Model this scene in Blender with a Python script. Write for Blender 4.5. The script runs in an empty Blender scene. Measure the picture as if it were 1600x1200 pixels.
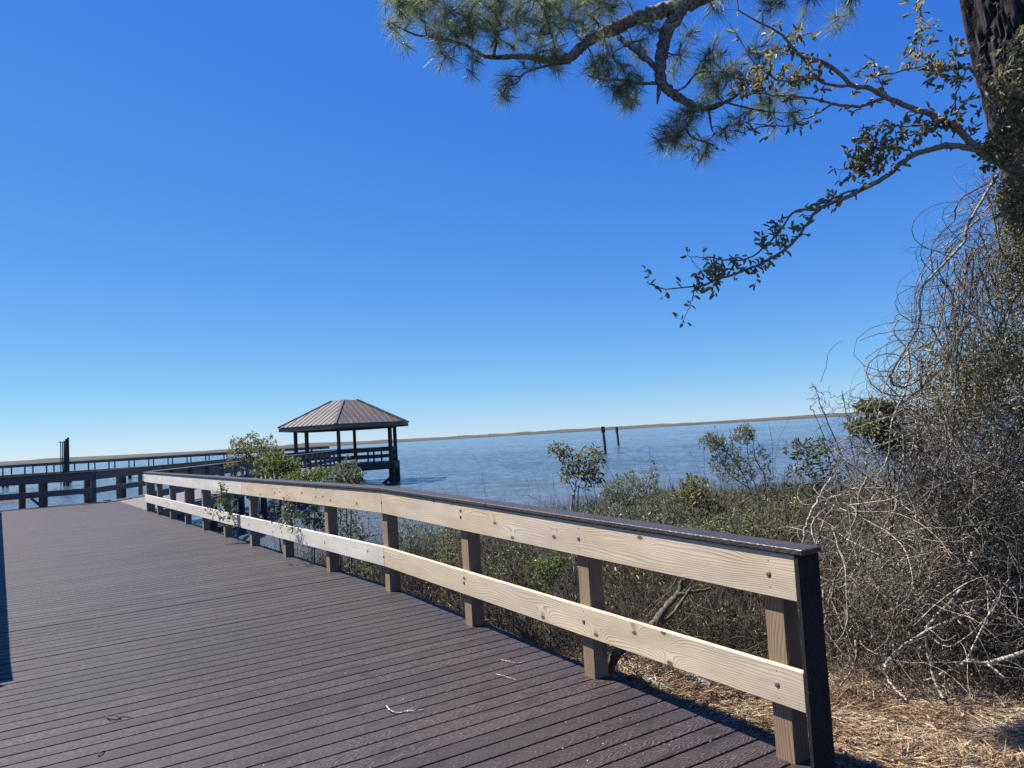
import bpy, math, random
import numpy as np
from mathutils import Vector, Matrix, noise as mnoise
R = math.radians
rng = np.random.default_rng(7); random.seed(7)
sc = bpy.context.scene
col = sc.collection

# ------------------------------------------------------------ camera
EYE = 1.6
FPX = 1202.0
cam = bpy.data.cameras.new('camera'); cam_o = bpy.data.objects.new('camera', cam); col.objects.link(cam_o)
cam.sensor_width = 36; cam.lens = FPX / 1600 * 36; cam.clip_end = 20000; cam.clip_start = .05
CM = Matrix.Rotation(math.pi / 2 + R(3.63), 4, 'X') @ Matrix.Rotation(R(-3.3), 4, 'Z')
cam_o.matrix_world = Matrix.Translation((0, 0, EYE)) @ CM
sc.camera = cam_o
CMn = np.array(CM)[:3, :3]

# ------------------------------------------------------------ light
SUN = np.array([-0.655, 0.223, 1.0]); SUN /= np.linalg.norm(SUN)
SKY_STRENGTH = 0.05
w = bpy.data.worlds.new('World'); sc.world = w; w.use_nodes = True
nt = w.node_tree; nt.nodes.clear()
sky = nt.nodes.new('ShaderNodeTexSky'); sky.sky_type = 'NISHITA'; sky.sun_disc = False
sky.sun_elevation = math.asin(SUN[2]); sky.sun_rotation = math.atan2(SUN[0], SUN[1]) % (2 * math.pi)
sky.altitude = 3000; sky.air_density = 1.0; sky.dust_density = 0.0; sky.ozone_density = 1.0
bg = nt.nodes.new('ShaderNodeBackground'); bg.inputs['Strength'].default_value = SKY_STRENGTH
wo = nt.nodes.new('ShaderNodeOutputWorld')
# the phone camera's rendering of a deep blue winter sky: one response curve per channel on the sky's own light
_sp = nt.nodes.new('ShaderNodeSeparateColor'); _cb = nt.nodes.new('ShaderNodeCombineColor'); nt.links.new(sky.outputs[0], _sp.inputs[0])
for _i, (_g, _p) in enumerate(((.60, 1.22), (.71, .82), (.83, .27))):
    _a = nt.nodes.new('ShaderNodeMath'); _a.operation = 'MULTIPLY'; _a.inputs[1].default_value = .1; nt.links.new(_sp.outputs[_i], _a.inputs[0])
    _b = nt.nodes.new('ShaderNodeMath'); _b.operation = 'POWER'; _b.inputs[1].default_value = _p; nt.links.new(_a.outputs[0], _b.inputs[0])
    _c = nt.nodes.new('ShaderNodeMath'); _c.operation = 'MULTIPLY'; _c.inputs[1].default_value = _g * 10; nt.links.new(_b.outputs[0], _c.inputs[0]); nt.links.new(_c.outputs[0], _cb.inputs[_i])
nt.links.new(_cb.outputs[0], bg.inputs[0]); nt.links.new(bg.outputs[0], wo.inputs[0])
sl = bpy.data.lights.new('sun', 'SUN'); sl.energy = 5.0; sl.angle = R(.53); sl.color = (1, .95, .87)
so = bpy.data.objects.new('sun', sl); col.objects.link(so)
so.rotation_euler = Vector(SUN).to_track_quat('Z', 'Y').to_euler(); so.location = (-10, 0, 20)
sc.view_settings.view_transform = 'Standard'; sc.view_settings.look = 'None'
sc.view_settings.gamma = 1; sc.view_settings.exposure = 1.25
sc.cycles.max_bounces = 6; sc.cycles.transparent_max_bounces = 6
sc.cycles.use_adaptive_sampling = True

# ------------------------------------------------------------ small helpers
def at(x, y, Y):
    """world point on the ray of photo pixel (x, y) (1600 wide) at world distance Y ahead"""
    r = CMn @ np.array([(x - 800) / FPX, -(y - 600) / FPX, -1.0])
    return np.array([0, 0, EYE]) + r * (Y / r[1])
TH = R(33.86)
U = np.array([-math.sin(TH), math.cos(TH), 0]); V = np.array([math.cos(TH), math.sin(TH), 0]); Z = np.array([0, 0, 1.0])
def W(u, v, z=0): return U * u + V * v + Z * z
def zd(u): return -0.041 * max(0.0, 7.6 - u)
def zr(u): return -0.034 * max(0.0, 7.6 - u)
def tag(o, label=None, cat=None, group=None, kind=None):
    if label: o['label'] = label
    if cat: o['category'] = cat
    if group: o['group'] = group
    if kind: o['kind'] = kind
    return o
def empty(name, loc, label=None, cat=None, group=None):
    o = bpy.data.objects.new(name, None); col.objects.link(o); o.location = loc; o.empty_display_size = .2
    return tag(o, label, cat, group)
def link(name, me, parent=None, loc=None):
    o = bpy.data.objects.new(name, me); col.objects.link(o)
    if loc is not None: o.location = loc
    if parent is not None:
        o.parent = parent
        o.matrix_parent_inverse = Matrix.Translation(-Vector(parent_loc(parent)))
    return o
def parent_loc(p):
    return p.location.copy() if p.parent is None else Vector((0, 0, 0))
def norm(a): return a / (np.linalg.norm(a, axis=-1, keepdims=True) + 1e-12)

class MB:
    """collects geometry; build() links it as ONE mesh object (vertices in world coordinates)"""
    def __init__(s): s.v = []; s.f = {}; s.t = []; s.n = 0; s.uv = []; s.smooth = []
    def add(s, v, f, tint=None, uv=None, smooth=False):
        v = np.asarray(v, float).reshape(-1, 3); f = np.asarray(f, int)
        s.v.append(v)
        s.t.append(np.full(len(v), .5) if tint is None else np.broadcast_to(np.asarray(tint, float), (len(v),)).copy())
        s.uv.append(np.zeros((f.size, 2)) if uv is None else np.asarray(uv, float).reshape(-1, 2))
        s.f.setdefault('l', []).append((f + s.n, smooth)); s.n += len(v)
    def build(s, name, m, parent=None, loc=None, bevel=0):
        me = bpy.data.meshes.new(name)
        v = np.concatenate(s.v)
        if parent is None and loc is not None: v = v - np.asarray(loc, float)
        sizes = []; loops = []; sm = []
        for f, k in s.f['l']:
            sizes.append(np.full(f.shape[0], f.shape[1])); loops.append(f.reshape(-1)); sm.append(np.full(f.shape[0], k))
        sizes = np.concatenate(sizes); loops = np.concatenate(loops); sm = np.concatenate(sm)
        me.vertices.add(len(v)); me.vertices.foreach_set('co', v.reshape(-1).astype(np.float32))
        me.loops.add(len(loops)); me.loops.foreach_set('vertex_index', loops.astype(np.int32))
        me.polygons.add(len(sizes))
        me.polygons.foreach_set('loop_start', (np.cumsum(sizes) - sizes).astype(np.int32))
        me.polygons.foreach_set('use_smooth', sm)
        at_ = me.attributes.new('tint', 'FLOAT', 'POINT'); at_.data.foreach_set('value', np.concatenate(s.t).astype(np.float32))
        uvl = me.uv_layers.new(name='UVMap'); uvl.data.foreach_set('uv', np.concatenate(s.uv).reshape(-1).astype(np.float32))
        me.update(calc_edges=True); me.validate()
        me.materials.append(m)
        o = link(name, me, parent, loc if parent is None else None)
        if bevel:
            b = o.modifiers.new('bevel', 'BEVEL'); b.width = bevel; b.segments = 1; b.limit_method = 'ANGLE'
        return o
    # a straight board or post: centre line p0->p1, cross half vectors a, b ; uv in metres
    def beam(s, p0, p1, a, b, off=None, tint=None):
        p0 = np.asarray(p0, float); p1 = np.asarray(p1, float); a = np.asarray(a, float); b = np.asarray(b, float)
        L = np.linalg.norm(p1 - p0); la = np.linalg.norm(a) * 2; lb = np.linalg.norm(b) * 2
        if off is None: off = (random.uniform(0, 50), random.uniform(0, 50))
        if tint is None: tint = random.random()
        if np.dot(np.cross(a, b), p1 - p0) < 0: b = -b
        v = [p0 - a - b, p0 + a - b, p0 + a + b, p0 - a + b, p1 - a - b, p1 + a - b, p1 + a + b, p1 - a + b]
        f = [[0, 3, 2, 1], [4, 5, 6, 7], [0, 1, 5, 4], [1, 2, 6, 5], [2, 3, 7, 6], [3, 0, 4, 7]]
        ou, ov = off
        def q(l0, w): return [(ou, ov), (ou, ov + w), (ou + l0, ov + w), (ou + l0, ov)]
        end = lambda: [(ou, ov), (ou, ov + lb), (ou + .01, ov + lb), (ou + .01, ov)]
        uv = end() + end()
        for wdt, o2 in ((la, 0), (lb, 3), (la, 5), (lb, 7)):
            # order of face verts: (a0,p0),(a1,p0),(a1,p1),(a0,p1)
            uv += [(ou, ov + o2 - wdt / 2), (ou, ov + o2 + wdt / 2), (ou + L, ov + o2 + wdt / 2), (ou + L, ov + o2 - wdt / 2)]
        s.add(v, f, tint=tint, uv=uv); return s
    def tubes(s, P, Rr, sides=4, tint=None, cap=False):
        """P (N,K,3), Rr (N,K)"""
        P = np.asarray(P, float); Rr = np.asarray(Rr, float)
        if P.ndim == 2: P = P[None]; Rr = Rr[None]
        N, K, _ = P.shape
        T = np.empty_like(P); T[:, 1:-1] = P[:, 2:] - P[:, :-2]; T[:, 0] = P[:, 1] - P[:, 0]; T[:, -1] = P[:, -1] - P[:, -2]
        T = norm(T)
        ref = norm(np.cross(norm(P[:, -1] - P[:, 0]), rng.normal(size=(N, 3))))[:, None, :]
        A = norm(np.cross(T, np.cross(ref, T) + 1e-6)); B = np.cross(T, A)
        th = np.arange(sides) * 2 * math.pi / sides
        ring = A[:, :, None, :] * np.cos(th)[None, None, :, None] + B[:, :, None, :] * np.sin(th)[None, None, :, None]
        v = P[:, :, None, :] + ring * Rr[:, :, None, None]
        idx = np.arange(N * K * sides).reshape(N, K, sides); nx = np.roll(idx, -1, axis=2)
        f = np.stack([idx[:, :-1], nx[:, :-1], nx[:, 1:], idx[:, 1:]], axis=-1).reshape(-1, 4)
        t = None
        if tint is not None: t = np.repeat(np.broadcast_to(np.asarray(tint, float), (N,)), K * sides)
        # uv: along, around
        Lc = np.concatenate([np.zeros((N, 1)), np.cumsum(np.linalg.norm(np.diff(P, axis=1), axis=2), axis=1)], axis=1)
        uu = np.repeat(Lc[:, :, None], sides, axis=2).reshape(-1)
        uvv = np.stack([uu, np.tile(np.arange(sides) / sides, N * K)], axis=-1)
        s.add(v.reshape(-1, 3), f, tint=t, uv=uvv[f.reshape(-1)], smooth=True)
        if cap:
            s.add(v[:, 0].reshape(-1, 3), np.arange(N * sides).reshape(N, sides)[:, ::-1], tint=tint)
            s.add(v[:, -1].reshape(-1, 3), np.arange(N * sides).reshape(N, sides), tint=tint)
        return s
    def leaves(s, base, d, n, L, wd, tint, fold=.25):
        """folded six-point leaves; base (N,3), direction d, normal n"""
        d = norm(d); sd = norm(np.cross(d, n)); n = np.cross(sd, d); L = np.asarray(L)[:, None]; wd = np.asarray(wd)[:, None]
        N = len(base)
        curl = n * L * -.12
        p0 = base; p3 = base + d * L + curl
        l1 = base + d * L * .38 + sd * wd * .46 + n * wd * fold; l2 = base + d * L * .80 + sd * wd * .44 + n * wd * fold + curl * .5
        r1 = base + d * L * .38 - sd * wd * .46 + n * wd * fold; r2 = base + d * L * .80 - sd * wd * .44 + n * wd * fold + curl * .5
        v = np.stack([p0, l1, l2, p3, r2, r1], axis=1).reshape(-1, 3)
        i = np.arange(N)[:, None] * 6
        f = np.concatenate([i + [[0, 3, 2, 1]], i + [[0, 5, 4, 3]]]).reshape(-1, 4)
        s.add(v, f, tint=np.repeat(tint, 6))
        return s
    def blades(s, base, tip, wd, tint, bend=None):
        """thin tapering blades (needles, grass): base, tip (N,3)"""
        N = len(base); d = norm(tip - base); sd = norm(np.cross(d, rng.normal(size=(N, 3)))) * (np.asarray(wd).reshape(-1, 1) / 2)
        mid = base * .45 + tip * .55
        if bend is not None: mid = mid + bend
        v = np.stack([base - sd, base + sd, mid + sd * .8, tip, mid - sd * .8], axis=1).reshape(-1, 3)
        i = np.arange(N)[:, None] * 5
        s.add(v, i + [[0, 1, 2, 3, 4]], tint=np.repeat(np.broadcast_to(tint, (N,)), 5))
        return s

# ------------------------------------------------------------ materials
def mat(name):
    m = bpy.data.materials.new(name); m.use_nodes = True; nt = m.node_tree
    b = nt.nodes['Principled BSDF']; return m, nt, b, nt.nodes, nt.links
def N(nt, t, **k):
    n = nt.nodes.new(t)
    for a, b in k.items():
        if a in n.inputs.keys() if hasattr(n.inputs, 'keys') else False: n.inputs[a].default_value = b
        else: setattr(n, a, b)
    return n
def math_(nt, op, a, b=None, c=None):
    n = nt.nodes.new('ShaderNodeMath'); n.operation = op
    for i, x in enumerate((a, b, c)):
        if x is None: continue
        if isinstance(x, (int, float)): n.inputs[i].default_value = x
        else: nt.links.new(x, n.inputs[i])
    return n.outputs[0]
def ramp(nt, fac, stops, interp='LINEAR'):
    n = nt.nodes.new('ShaderNodeValToRGB'); n.color_ramp.interpolation = interp; e = n.color_ramp.elements
    while len(e) < len(stops): e.new(.5)
    for k, (p, c) in enumerate(stops):
        e[k].position = p; e[k].color = (*c, 1) if len(c) == 3 else c
    if fac is not None: nt.links.new(fac, n.inputs[0])
    return n.outputs[0]
def noise_(nt, vec, scale, detail=3, rough=.55, dist=0):
    n = nt.nodes.new('ShaderNodeTexNoise'); n.inputs['Scale'].default_value = scale; n.inputs['Detail'].default_value = detail
    n.inputs['Roughness'].default_value = rough; n.inputs['Distortion'].default_value = dist
    if vec is not None: nt.links.new(vec, n.inputs['Vector'])
    return n.outputs['Fac']
def comb(nt, x, y, z=0):
    n = nt.nodes.new('ShaderNodeCombineXYZ')
    for i, q in enumerate((x, y, z)):
        if isinstance(q, (int, float)): n.inputs[i].default_value = q
        else: nt.links.new(q, n.inputs[i])
    return n.outputs[0]
def mixc(nt, fac, a, b, mode='MIX'):
    n = nt.nodes.new('ShaderNodeMix'); n.data_type = 'RGBA'; n.blend_type = mode
    for i, q in ((0, fac), (6, a), (7, b)):
        if isinstance(q, (int, float)): n.inputs[i].default_value = q
        elif isinstance(q, tuple): n.inputs[i].default_value = (*q, 1)
        else: nt.links.new(q, n.inputs[i])
    return n.outputs[2]
def bump(nt, b, h, strength, dist):
    n = nt.nodes.new('ShaderNodeBump'); n.inputs['Strength'].default_value = strength; n.inputs['Distance'].default_value = dist
    nt.links.new(h, n.inputs['Height']); nt.links.new(n.outputs[0], b.inputs['Normal']); return n
def attr(nt, name='tint'):
    n = nt.nodes.new('ShaderNodeAttribute'); n.attribute_name = name; return n.outputs['Fac']

def wood(name, light, mid, dark, knots=True, rough=.75, freq=62, wav=11.0, grey=0.0, crack=0.0):
    m, nt, b, nodes, links = mat(name)
    uv = nodes.new('ShaderNodeUVMap'); sp = nodes.new('ShaderNodeSeparateXYZ'); links.new(uv.outputs[0], sp.inputs[0]); u, v = sp.outputs[0], sp.outputs[1]
    low = noise_(nt, comb(nt, math_(nt, 'MULTIPLY', u, .75), math_(nt, 'MULTIPLY', v, 3.6)), 1.0, 2)
    f = math_(nt, 'ADD', math_(nt, 'MULTIPLY', v, freq), math_(nt, 'MULTIPLY', low, wav))
    kd = None
    if knots:
        vo = nodes.new('ShaderNodeTexVoronoi'); vo.voronoi_dimensions = '2D'; vo.inputs['Scale'].default_value = 1.0; vo.inputs['Randomness'].default_value = 1
        # warp space a little round each knot
        wv = noise_(nt, comb(nt, math_(nt, 'MULTIPLY', u, 6), math_(nt, 'MULTIPLY', v, 14)), 1.0, 2)
        links.new(comb(nt, math_(nt, 'ADD', math_(nt, 'MULTIPLY', u, 2.3), math_(nt, 'MULTIPLY', wv, .05)), math_(nt, 'ADD', math_(nt, 'MULTIPLY', v, 4.0), math_(nt, 'MULTIPLY', wv, .07))), vo.inputs['Vector'])
        d = vo.outputs['Distance']
        gate = math_(nt, 'GREATER_THAN', nodes_sep(nt, vo.outputs['Color']), .45)
        e = math_(nt, 'MULTIPLY', math_(nt, 'EXPONENT', math_(nt, 'MULTIPLY', math_(nt, 'MULTIPLY', d, d), -26)), gate)
        f = math_(nt, 'ADD', f, math_(nt, 'MULTIPLY', e, 5.0))
        kd = math_(nt, 'MULTIPLY', math_(nt, 'LESS_THAN', d, .055), gate)
        khalo = math_(nt, 'MULTIPLY', math_(nt, 'EXPONENT', math_(nt, 'MULTIPLY', math_(nt, 'MULTIPLY', d, d), -160)), gate)
    fr = math_(nt, 'FRACT', f)
    band = math_(nt, 'POWER', fr, 2.2)
    fine = noise_(nt, comb(nt, math_(nt, 'MULTIPLY', u, 5), math_(nt, 'MULTIPLY', v, 330)), 1.0, 3, .7)
    k = math_(nt, 'ADD', math_(nt, 'MULTIPLY', band, .62), math_(nt, 'MULTIPLY', fine, .38))
    # grain contrast varies along the board
    amp = noise_(nt, comb(nt, math_(nt, 'MULTIPLY', u, 1.7), math_(nt, 'MULTIPLY', v, 6)), 1.0, 3)
    k = math_(nt, 'MULTIPLY', k, math_(nt, 'ADD', .45, amp))
    c = ramp(nt, k, [(.1, light), (.5, mid), (.95, dark)])
    stain = noise_(nt, comb(nt, math_(nt, 'MULTIPLY', u, .9), math_(nt, 'MULTIPLY', v, 2.2), 3.3), 1.0, 4, .65)
    g = ramp(nt, stain, [(.38, (0, 0, 0)), (.68, (1, 1, 1))])
    lum = tuple([sum(mid) / 3 * q for q in (1.04, 1.02, .97)])
    gm = math_(nt, 'MULTIPLY', g, .35 + grey)
    c = mixc(nt, gm, c, mixc(nt, .55, c, lum))
    tone = noise_(nt, comb(nt, math_(nt, 'MULTIPLY', u, 1.3), math_(nt, 'MULTIPLY', v, 5), 7.7), 1.0, 5, .7)
    c = mixc(nt, ramp(nt, tone, [(.42, (0, 0, 0)), (.7, (.55, .55, .55))]), c, mixc(nt, .75, c, tuple(q * .55 for q in mid)))
    c = mixc(nt, math_(nt, 'MULTIPLY', attr(nt), .3), c, mixc(nt, .8, c, tuple(q * .62 for q in mid)))
    if knots:
        c = mixc(nt, math_(nt, 'MULTIPLY', khalo, .45), c, tuple(q * .45 for q in mid))
        c = mixc(nt, math_(nt, 'MULTIPLY', kd, .85), c, (.075, .042, .022))
    if crack:
        cr = noise_(nt, comb(nt, math_(nt, 'MULTIPLY', u, 1.4), math_(nt, 'MULTIPLY', v, 60), 9), 1.0, 2)
        cm = ramp(nt, cr, [(.26, (1, 1, 1)), (.30, (0, 0, 0))])
        c = mixc(nt, math_(nt, 'MULTIPLY', cm, crack), c, (.06, .04, .028))
    dirt = noise_(nt, uv.outputs[0], 26, 4, .7)
    c = mixc(nt, ramp(nt, dirt, [(.66, (0, 0, 0)), (.8, (.35, .35, .35))]), c, tuple(q * .5 for q in mid))
    links.new(c, b.inputs['Base Color']); b.inputs['Roughness'].default_value = rough
    b.inputs['Specular IOR Level'].default_value = .3
    bump(nt, b, k, .35, .002)
    return m
def nodes_sep(nt, colr):
    n = nt.nodes.new('ShaderNodeSeparateColor'); nt.links.new(colr, n.inputs[0]); return n.outputs[0]

def composite(name, c0, c1, c2, rough=.42):
    m, nt, b, nodes, links = mat(name)
    uv = nodes.new('ShaderNodeUVMap'); sp = nodes.new('ShaderNodeSeparateXYZ'); links.new(uv.outputs[0], sp.inputs[0]); u, v = sp.outputs[0], sp.outputs[1]
    vv = math_(nt, 'SUBTRACT', math_(nt, 'FRACT', v), .5)       # each board is centred on v = k + .5
    wob = noise_(nt, comb(nt, math_(nt, 'MULTIPLY', u, 2.3), math_(nt, 'MULTIPLY', v, 1)), 1.0, 2)
    wob2 = noise_(nt, comb(nt, math_(nt, 'MULTIPLY', u, 9), math_(nt, 'MULTIPLY', v, 30)), 1.0, 2)
    vc = math_(nt, 'ADD', vv, math_(nt, 'MULTIPLY', math_(nt, 'SUBTRACT', wob, .5), .09))
    par = math_(nt, 'ABSOLUTE', vc)
    f = math_(nt, 'ADD', math_(nt, 'ADD', math_(nt, 'MULTIPLY', u, 17), math_(nt, 'MULTIPLY', par, 62)), math_(nt, 'MULTIPLY', wob2, 3.2))
    s = math_(nt, 'FRACT', f)
    gate = noise_(nt, comb(nt, math_(nt, 'MULTIPLY', u, 4), math_(nt, 'MULTIPLY', v, 14), 4), 1.0, 3)
    fine = noise_(nt, comb(nt, math_(nt, 'MULTIPLY', u, 14), math_(nt, 'MULTIPLY', v, 420)), 1.0, 3, .7)
    k = math_(nt, 'MULTIPLY', ramp(nt, s, [(.5, (0, 0, 0)), (.66, (1, 1, 1)), (.9, (1, 1, 1)), (1, (0, 0, 0))]), ramp(nt, gate, [(.32, (0, 0, 0)), (.44, (1, 1, 1))]))
    k = math_(nt, 'ADD', math_(nt, 'MULTIPLY', k, .75), math_(nt, 'MULTIPLY', math_(nt, 'SUBTRACT', fine, .3), .55))
    c = ramp(nt, k, [(0, c0), (.45, c1), (1, c2)])
    geo = nodes.new('ShaderNodeNewGeometry')
    dust = noise_(nt, geo.outputs['Position'], .8, 5, .65)
    c = mixc(nt, ramp(nt, dust, [(.45, (0, 0, 0)), (.8, (.3, .3, .3))]), c, tuple(q * .8 for q in c2))
    c = mixc(nt, math_(nt, 'MULTIPLY', attr(nt), .55), c, tuple(q * .55 for q in c1))
    spk = noise_(nt, geo.outputs['Position'], 45, 2, .5)
    c = mixc(nt, ramp(nt, spk, [(.76, (0, 0, 0)), (.8, (.5, .5, .5))]), c, (.3, .27, .24))
    links.new(c, b.inputs['Base Color'])
    rr = nodes.new('ShaderNodeMapRange'); rr.inputs[3].default_value = rough + .12; rr.inputs[4].default_value = rough - .1; links.new(k, rr.inputs[0]); links.new(rr.outputs[0], b.inputs['Roughness'])
    b.inputs['Specular IOR Level'].default_value = .4
    bump(nt, b, k, .4, .0015)
    return m

def leafmat(name, stops, rough=.4, trans=.35, spec=.5):
    m, nt, b, nodes, links = mat(name)
    t = attr(nt); c = ramp(nt, t, stops)
    geo = nodes.new('ShaderNodeNewGeometry'); n2 = noise_(nt, geo.outputs['Position'], 40, 2)
    c = mixc(nt, .35, c, mixc(nt, n2, c, tuple(q * .5 for q in stops[0][1])))
    links.new(c, b.inputs['Base Color']); b.inputs['Roughness'].default_value = rough; b.inputs['Specular IOR Level'].default_value = spec
    tr = nodes.new('ShaderNodeBsdfTranslucent'); links.new(mixc(nt, .5, c, tuple(min(1, q * 1.6) for q in stops[-1][1])), tr.inputs[0])
    mx = nodes.new('ShaderNodeMixShader'); mx.inputs[0].default_value = trans
    links.new(b.outputs[0], mx.inputs[1]); links.new(tr.outputs[0], mx.inputs[2]); links.new(mx.outputs[0], nodes['Material Output'].inputs[0])
    return m
def twigmat(name, stops, rough=.8, scale=60):
    m, nt, b, nodes, links = mat(name)
    c = ramp(nt, attr(nt), stops); geo = nodes.new('ShaderNodeNewGeometry')
    n2 = noise_(nt, geo.outputs['Position'], scale, 4, .7)
    c = mixc(nt, ramp(nt, n2, [(.4, (0, 0, 0)), (.6, (.9, .9, .9))]), c, tuple(q * .45 for q in stops[0][1]))
    links.new(c, b.inputs['Base Color']); b.inputs['Roughness'].default_value = rough; bump(nt, b, n2, .6, .004)
    return m

M_rail = wood('rail_pine', (.58, .485, .355), (.42, .325, .215), (.14, .088, .05), grey=.5, crack=.4)
M_railgrey = wood('rail_pine_grey', (.60, .57, .51), (.44, .41, .355), (.15, .125, .10), grey=.5, crack=.5)
M_post = wood('post_wood', (.29, .205, .125), (.18, .12, .068), (.065, .04, .022), knots=False, freq=60, crack=.8)
M_postold = wood('post_wood_old', (.24, .20, .155), (.17, .14, .105), (.08, .062, .045), knots=False, freq=60, crack=.7)
M_greywood = wood('weathered_wood', (.17, .158, .146), (.115, .107, .099), (.055, .051, .048), knots=False, freq=50, crack=.6, rough=.85)
M_pilewood = wood('pile_wood', (.075, .066, .057), (.05, .043, .036), (.025, .021, .018), knots=False, freq=50, crack=.6, rough=.8)
M_cap = composite('composite_cap', (.018, .0135, .0135), (.03, .023, .023), (.08, .066, .062), rough=.5)
M_deck = composite('composite_deck', (.011, .0064, .0068), (.022, .0138, .0146), (.105, .08, .074), rough=.58)
M_deckold = wood('pier_deck_wood', (.17, .152, .145), (.13, .117, .11), (.08, .07, .066), knots=False, rough=.7)
M_fascia = composite('composite_fascia', (.003, .002, .0022), (.005, .0034, .0037), (.009, .006, .0065), rough=.8)

def m_metal():
    m, nt, b, nodes, links = mat('galvanised'); b.inputs['Metallic'].default_value = .4; b.inputs['Roughness'].default_value = .62
    geo = nodes.new('ShaderNodeNewGeometry'); n = noise_(nt, geo.outputs['Position'], 180, 3)
    links.new(ramp(nt, n, [(.3, (.09, .09, .09)), (.7, (.18, .18, .18))]), b.inputs['Base Color']); return m
M_bolt = m_metal()
def m_roof():
    m, nt, b, nodes, links = mat('metal_roof'); b.inputs['Metallic'].default_value = .0; b.inputs['Roughness'].default_value = .45
    geo = nodes.new('ShaderNodeNewGeometry'); n = noise_(nt, geo.outputs['Position'], .7, 5, .7)
    links.new(ramp(nt, n, [(.3, (.063, .050, .042)), (.7, (.090, .073, .061))]), b.inputs['Base Color']); return m
M_roof = m_roof()
def m_water():
    m, nt, b, nodes, links = mat('water')
    tc = nodes.new('ShaderNodeNewGeometry'); mp = nodes.new('ShaderNodeMapping'); links.new(tc.outputs['Position'], mp.inputs[0])
    mp.inputs['Rotation'].default_value = (0, 0, R(-18)); mp.inputs['Scale'].default_value = (.5, 1.25, 1)
    n1 = noise_(nt, mp.outputs[0], 1.6, 5, .62, .4); n2 = noise_(nt, mp.outputs[0], .22, 3, .5, .3)
    h = math_(nt, 'ADD', math_(nt, 'MULTIPLY', n1, .55), math_(nt, 'MULTIPLY', n2, .6))
    bump(nt, b, h, .35, 1.0)
    mp2 = nodes.new('ShaderNodeMapping'); links.new(tc.outputs['Position'], mp2.inputs[0]); mp2.inputs['Scale'].default_value = (.004, .02, 1)
    big = noise_(nt, mp2.outputs[0], 1.0, 4, .6)
    links.new(ramp(nt, big, [(.35, (.052, .066, .076)), (.65, (.078, .092, .10))]), b.inputs['Base Color'])
    b.inputs['Roughness'].default_value = .1; b.inputs['IOR'].default_value = 1.33
    return m
M_water = m_water()
def m_ground():
    m, nt, b, nodes, links = mat('ground_soil'); geo = nodes.new('ShaderNodeNewGeometry')
    n = noise_(nt, geo.outputs['Position'], 3, 6, .7); n2 = noise_(nt, geo.outputs['Position'], 60, 4, .7)
    c = ramp(nt, n, [(.3, (.02, .014, .009)), (.55, (.045, .03, .018)), (.75, (.09, .055, .03))])
    c = mixc(nt, .5, c, ramp(nt, n2, [(.3, (.015, .010, .006)), (.7, (.12, .08, .045))]))
    links.new(c, b.inputs['Base Color']); b.inputs['Roughness'].default_value = .95; bump(nt, b, n2, .9, .02); return m
M_ground = m_ground()
def m_shore():
    m, nt, b, nodes, links = mat('marsh_shore'); geo = nodes.new('ShaderNodeNewGeometry'); mp = nodes.new('ShaderNodeMapping')
    links.new(geo.outputs['Position'], mp.inputs[0]); mp.inputs['Scale'].default_value = (.02, .02, 1.2)
    n = noise_(nt, mp.outputs[0], 1.0, 5, .7)
    links.new(ramp(nt, n, [(.3, (.020, .023, .017)), (.5, (.042, .041, .029)), (.7, (.075, .067, .048))]), b.inputs['Base Color']); b.inputs['Roughness'].default_value = 1; return m
M_shore = m_shore()
def m_bark():
    m, nt, b, nodes, links = mat('pine_bark')
    geo = nodes.new('ShaderNodeNewGeometry'); mp = nodes.new('ShaderNodeMapping'); links.new(geo.outputs['Position'], mp.inputs[0]); mp.inputs['Scale'].default_value = (1, 1, .35)
    fine = noise_(nt, mp.outputs[0], 28, 6, .72, .6); med = noise_(nt, mp.outputs[0], 11, 4, .6, 1.0)
    flake = nodes.new('ShaderNodeTexVoronoi'); flake.inputs['Scale'].default_value = 26
    ad = nodes.new('ShaderNodeVectorMath'); ad.operation = 'ADD'; links.new(mp.outputs[0], ad.inputs[0]); links.new(comb(nt, math_(nt, 'MULTIPLY', med, .16), math_(nt, 'MULTIPLY', fine, .08), math_(nt, 'MULTIPLY', med, .12)), ad.inputs[1]); links.new(ad.outputs[0], flake.inputs['Vector'])
    h = math_(nt, 'ADD', math_(nt, 'MULTIPLY', attr(nt), .9), math_(nt, 'ADD', math_(nt, 'MULTIPLY', fine, .45), math_(nt, 'MULTIPLY', nodes_sep(nt, flake.outputs['Color']), .18)))
    c = ramp(nt, h, [(.3, (.006, .005, .005)), (.8, (.028, .022, .020)), (1.0, (.085, .07, .063))])
    links.new(c, b.inputs['Base Color']); b.inputs['Roughness'].default_value = .92; bump(nt, b, h, 1.0, .018); return m
M_bark = m_bark()
M_limb = twigmat('pine_limb_bark', [(0, (.04, .032, .027)), (1, (.33, .30, .27))], scale=38)
M_oakbark = twigmat('oak_bark', [(0, (.14, .125, .105)), (1, (.34, .31, .27))], scale=70)
M_vine = twigmat('dead_vine', [(0, (.04, .032, .024)), (.4, (.13, .11, .085)), (.75, (.36, .305, .23)), (1, (.63, .56, .44))], scale=45)
M_brush = twigmat('dry_brush', [(0, (.018, .013, .008)), (.5, (.06, .045, .029)), (.82, (.14, .112, .075)), (1, (.30, .25, .175))], scale=45)
M_stem = twigmat('shrub_stem', [(0, (.10, .08, .06)), (1, (.30, .26, .21))], scale=50)
M_needle = leafmat('pine_needles', [(0, (.045, .082, .045)), (.6, (.11, .165, .085)), (1, (.27, .33, .17))], rough=.42, trans=.42)
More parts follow.
